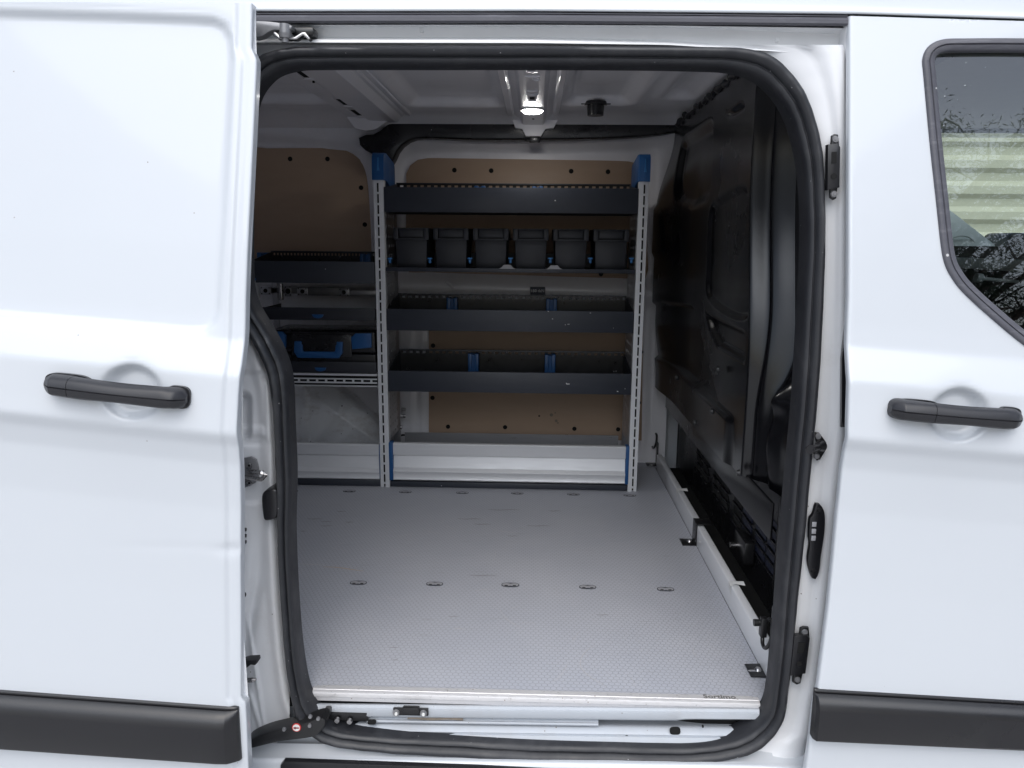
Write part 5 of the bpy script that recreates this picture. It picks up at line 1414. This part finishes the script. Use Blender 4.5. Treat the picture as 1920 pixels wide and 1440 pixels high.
mb = MB(); mb.box(.625, .66, .20, 1.86, -.05, 1.30); mb.build('bulkhead_front', 'cab_dark', van)
grid('front_door_inner', [[(x, y+.07, z) for x, y in ((.66, 0), (1.2, 0), (1.62, 0))] for z, y in ((-.4, -.05), (.3, -.05), (.70, -.05))], 'cab_dark', van)
# column stalk
a = oy(1838, 522, .75); mb = MB(); mb.cyl(a, a+np.array([.25, .02, -.02]), .005, .004, 8); mb.cyl(a-np.array([.012, 0, -.002]), a+np.array([.004, 0, 0]), .013, .012, 14); mb.build('column_stalk', 'pad_grey', dash, 60)
# passenger seats
mb = MB()
for yc_ in (.55, 1.35):
    mb.box(.82, 1.30, yc_-.24, yc_+.24, .12, .30, .05, seg=3); mb.box(.74, .90, yc_-.23, yc_+.23, .28, .78, .05, seg=3)
    break
mb.build('driver_seat', 'cab_dark', van, 50)
mb = MB(); mb.box(.82, 1.30, 1.05, 1.70, .12, .30, .05, seg=3); mb.box(.74, .90, 1.05, 1.70, .28, .78, .05, seg=3); mb.build('passenger_seat', 'cab_dark', van, 50)
# far mirror outside the far window
c = oy(1905, 452, 2.08); mb = MB(); mb.box(c[0]-.075, c[0]+.10, 2.00, 2.22, c[2]-.16, c[2]+.035, .03, seg=4); mb.cyl((c[0], 1.92, c[2]-.08), (c[0], 2.04, c[2]-.08), .03, .03, 12); mb.build('door_mirror', 'trim_plastic', far_door, 50)
# bonnet-end frame pillars (windscreen opening stays open to light)
mb = MB(); mb.box(2.50, 2.60, .05, 1.92, -.4, .80); mb.build('front_end', 'white_paint', van)

# ================================================================== SURROUNDINGS
g = raw('ground', [(-60, -60, -.62), (60, -60, -.62), (60, 60, -.62), (-60, 60, -.62)], [(0, 1, 2, 3)], 'paving'); g['kind'] = 'structure'
# clad building beyond the van, seen through both cab windows
bld = thing('clad_building', (4.0, 5.6, -.62), 'pale building with cream corrugated cladding seen through the cab window', 'building')
per = .205; yb0 = 5.2
sec = []
z = -.6
while z < 2.35:
    sec += [(yb0, z), (yb0, z+per*.30), (yb0-.035, z+per*.48), (yb0-.035, z+per*.78), (yb0, z+per*.99)]; z += per
for k in range(4):
    xa = 1.2+k*2.0; grid('cladding_sheet', [[(x, y-(.004 if k % 2 else 0), q) for y, q in sec] for x in (xa, xa+2.02)], 'cladding', bld, smooth=None)
mb = MB(); mb.box(1.2, 9.2, yb0+.02, yb0+3, -.62, 2.36); mb.build('wall_core', 'cladding', bld)
mb = MB(); mb.box(1.0, 9.4, yb0-.25, yb0+3.2, 2.36, 2.48, .02); mb.build('roof', 'headliner', bld)

# ---- trees behind the photographer, mirrored in the side window
def tree(name, base, height, crown_r, crown_z, n_limb, n_leaf, seed, label, droop=.4):
    rnd = random.Random(seed); root = thing(name, base, label, 'tree', 'trees mirrored in the cab window')
    bx, by_, bz_ = base; mb = MB(); top = Vector((bx, by_, bz_+height*.62))
    mb.tube([(bx, by_, bz_), (bx+.06, by_, bz_+height*.2), (bx-.05, by_+.05, bz_+height*.42), tuple(top)], [.16, .13, .10, .06], 10)
    tips = []
    for i in range(n_limb):
        az = rnd.uniform(0, 2*math.pi); t = rnd.uniform(.12, 1); st_ = Vector((bx, by_, bz_+height*(.18+.44*t)))
        r = crown_r*rnd.uniform(.5, 1.05)*(1.15-.45*t); e = st_+Vector((math.cos(az)*r, math.sin(az)*r, height*rnd.uniform(.02, .34)))
        m = (st_+e)/2+Vector((0, 0, .18)); mb.tube([tuple(st_), tuple(m), tuple(e)], [.045, .028, .010], 6)
        for k in range(5):
            s = rnd.uniform(.35, 1); p = st_.lerp(e, s)+Vector((0, 0, .1)); q = p+Vector((rnd.uniform(-1, 1), rnd.uniform(-1, 1), rnd.uniform(-.5, .6)))*crown_r*.30
            mb.tube([tuple(p), tuple((p+q)/2+Vector((0, 0, .06))), tuple(q)], [.014, .009, .004], 5); tips.append((p, q))
    mb.build('trunk', 'bark', root, 60)
    v = []; f = []
    for i in range(n_leaf):
        p, q = tips[rnd.randrange(len(tips))]; s = rnd.uniform(.1, 1.15); c = p.lerp(q, s)+Vector((rnd.gauss(0, .10), rnd.gauss(0, .10), rnd.gauss(-.03, .09)))
        d = Vector((rnd.uniform(-1, 1), rnd.uniform(-1, 1), rnd.uniform(-1.2, .5)*droop*2)).normalized(); ln_ = rnd.uniform(.035, .085); w = d.cross(Vector((rnd.uniform(-1, 1), rnd.uniform(-1, 1), rnd.uniform(-1, 1)))).normalized()*rnd.uniform(.004, .008)
        k = len(v); v += [tuple(c), tuple(c+d*ln_*.5+w), tuple(c+d*ln_), tuple(c+d*ln_*.5-w)]; f.append((k, k+1, k+2, k+3))
    raw('crown', v, f, 'leaf', root)
tree('feathery_tree', (4.4, -7.6, -.62), 5.5, 2.4, 2.6, 60, 62000, 3, 'feathery dark tree mirrored in the left part of the cab window')
tree('feathery_tree', (8.8, -8.6, -.62), 4.8, 2.5, 2.4, 46, 40000, 5, 'lower feathery tree mirrored at the right edge of the cab window')
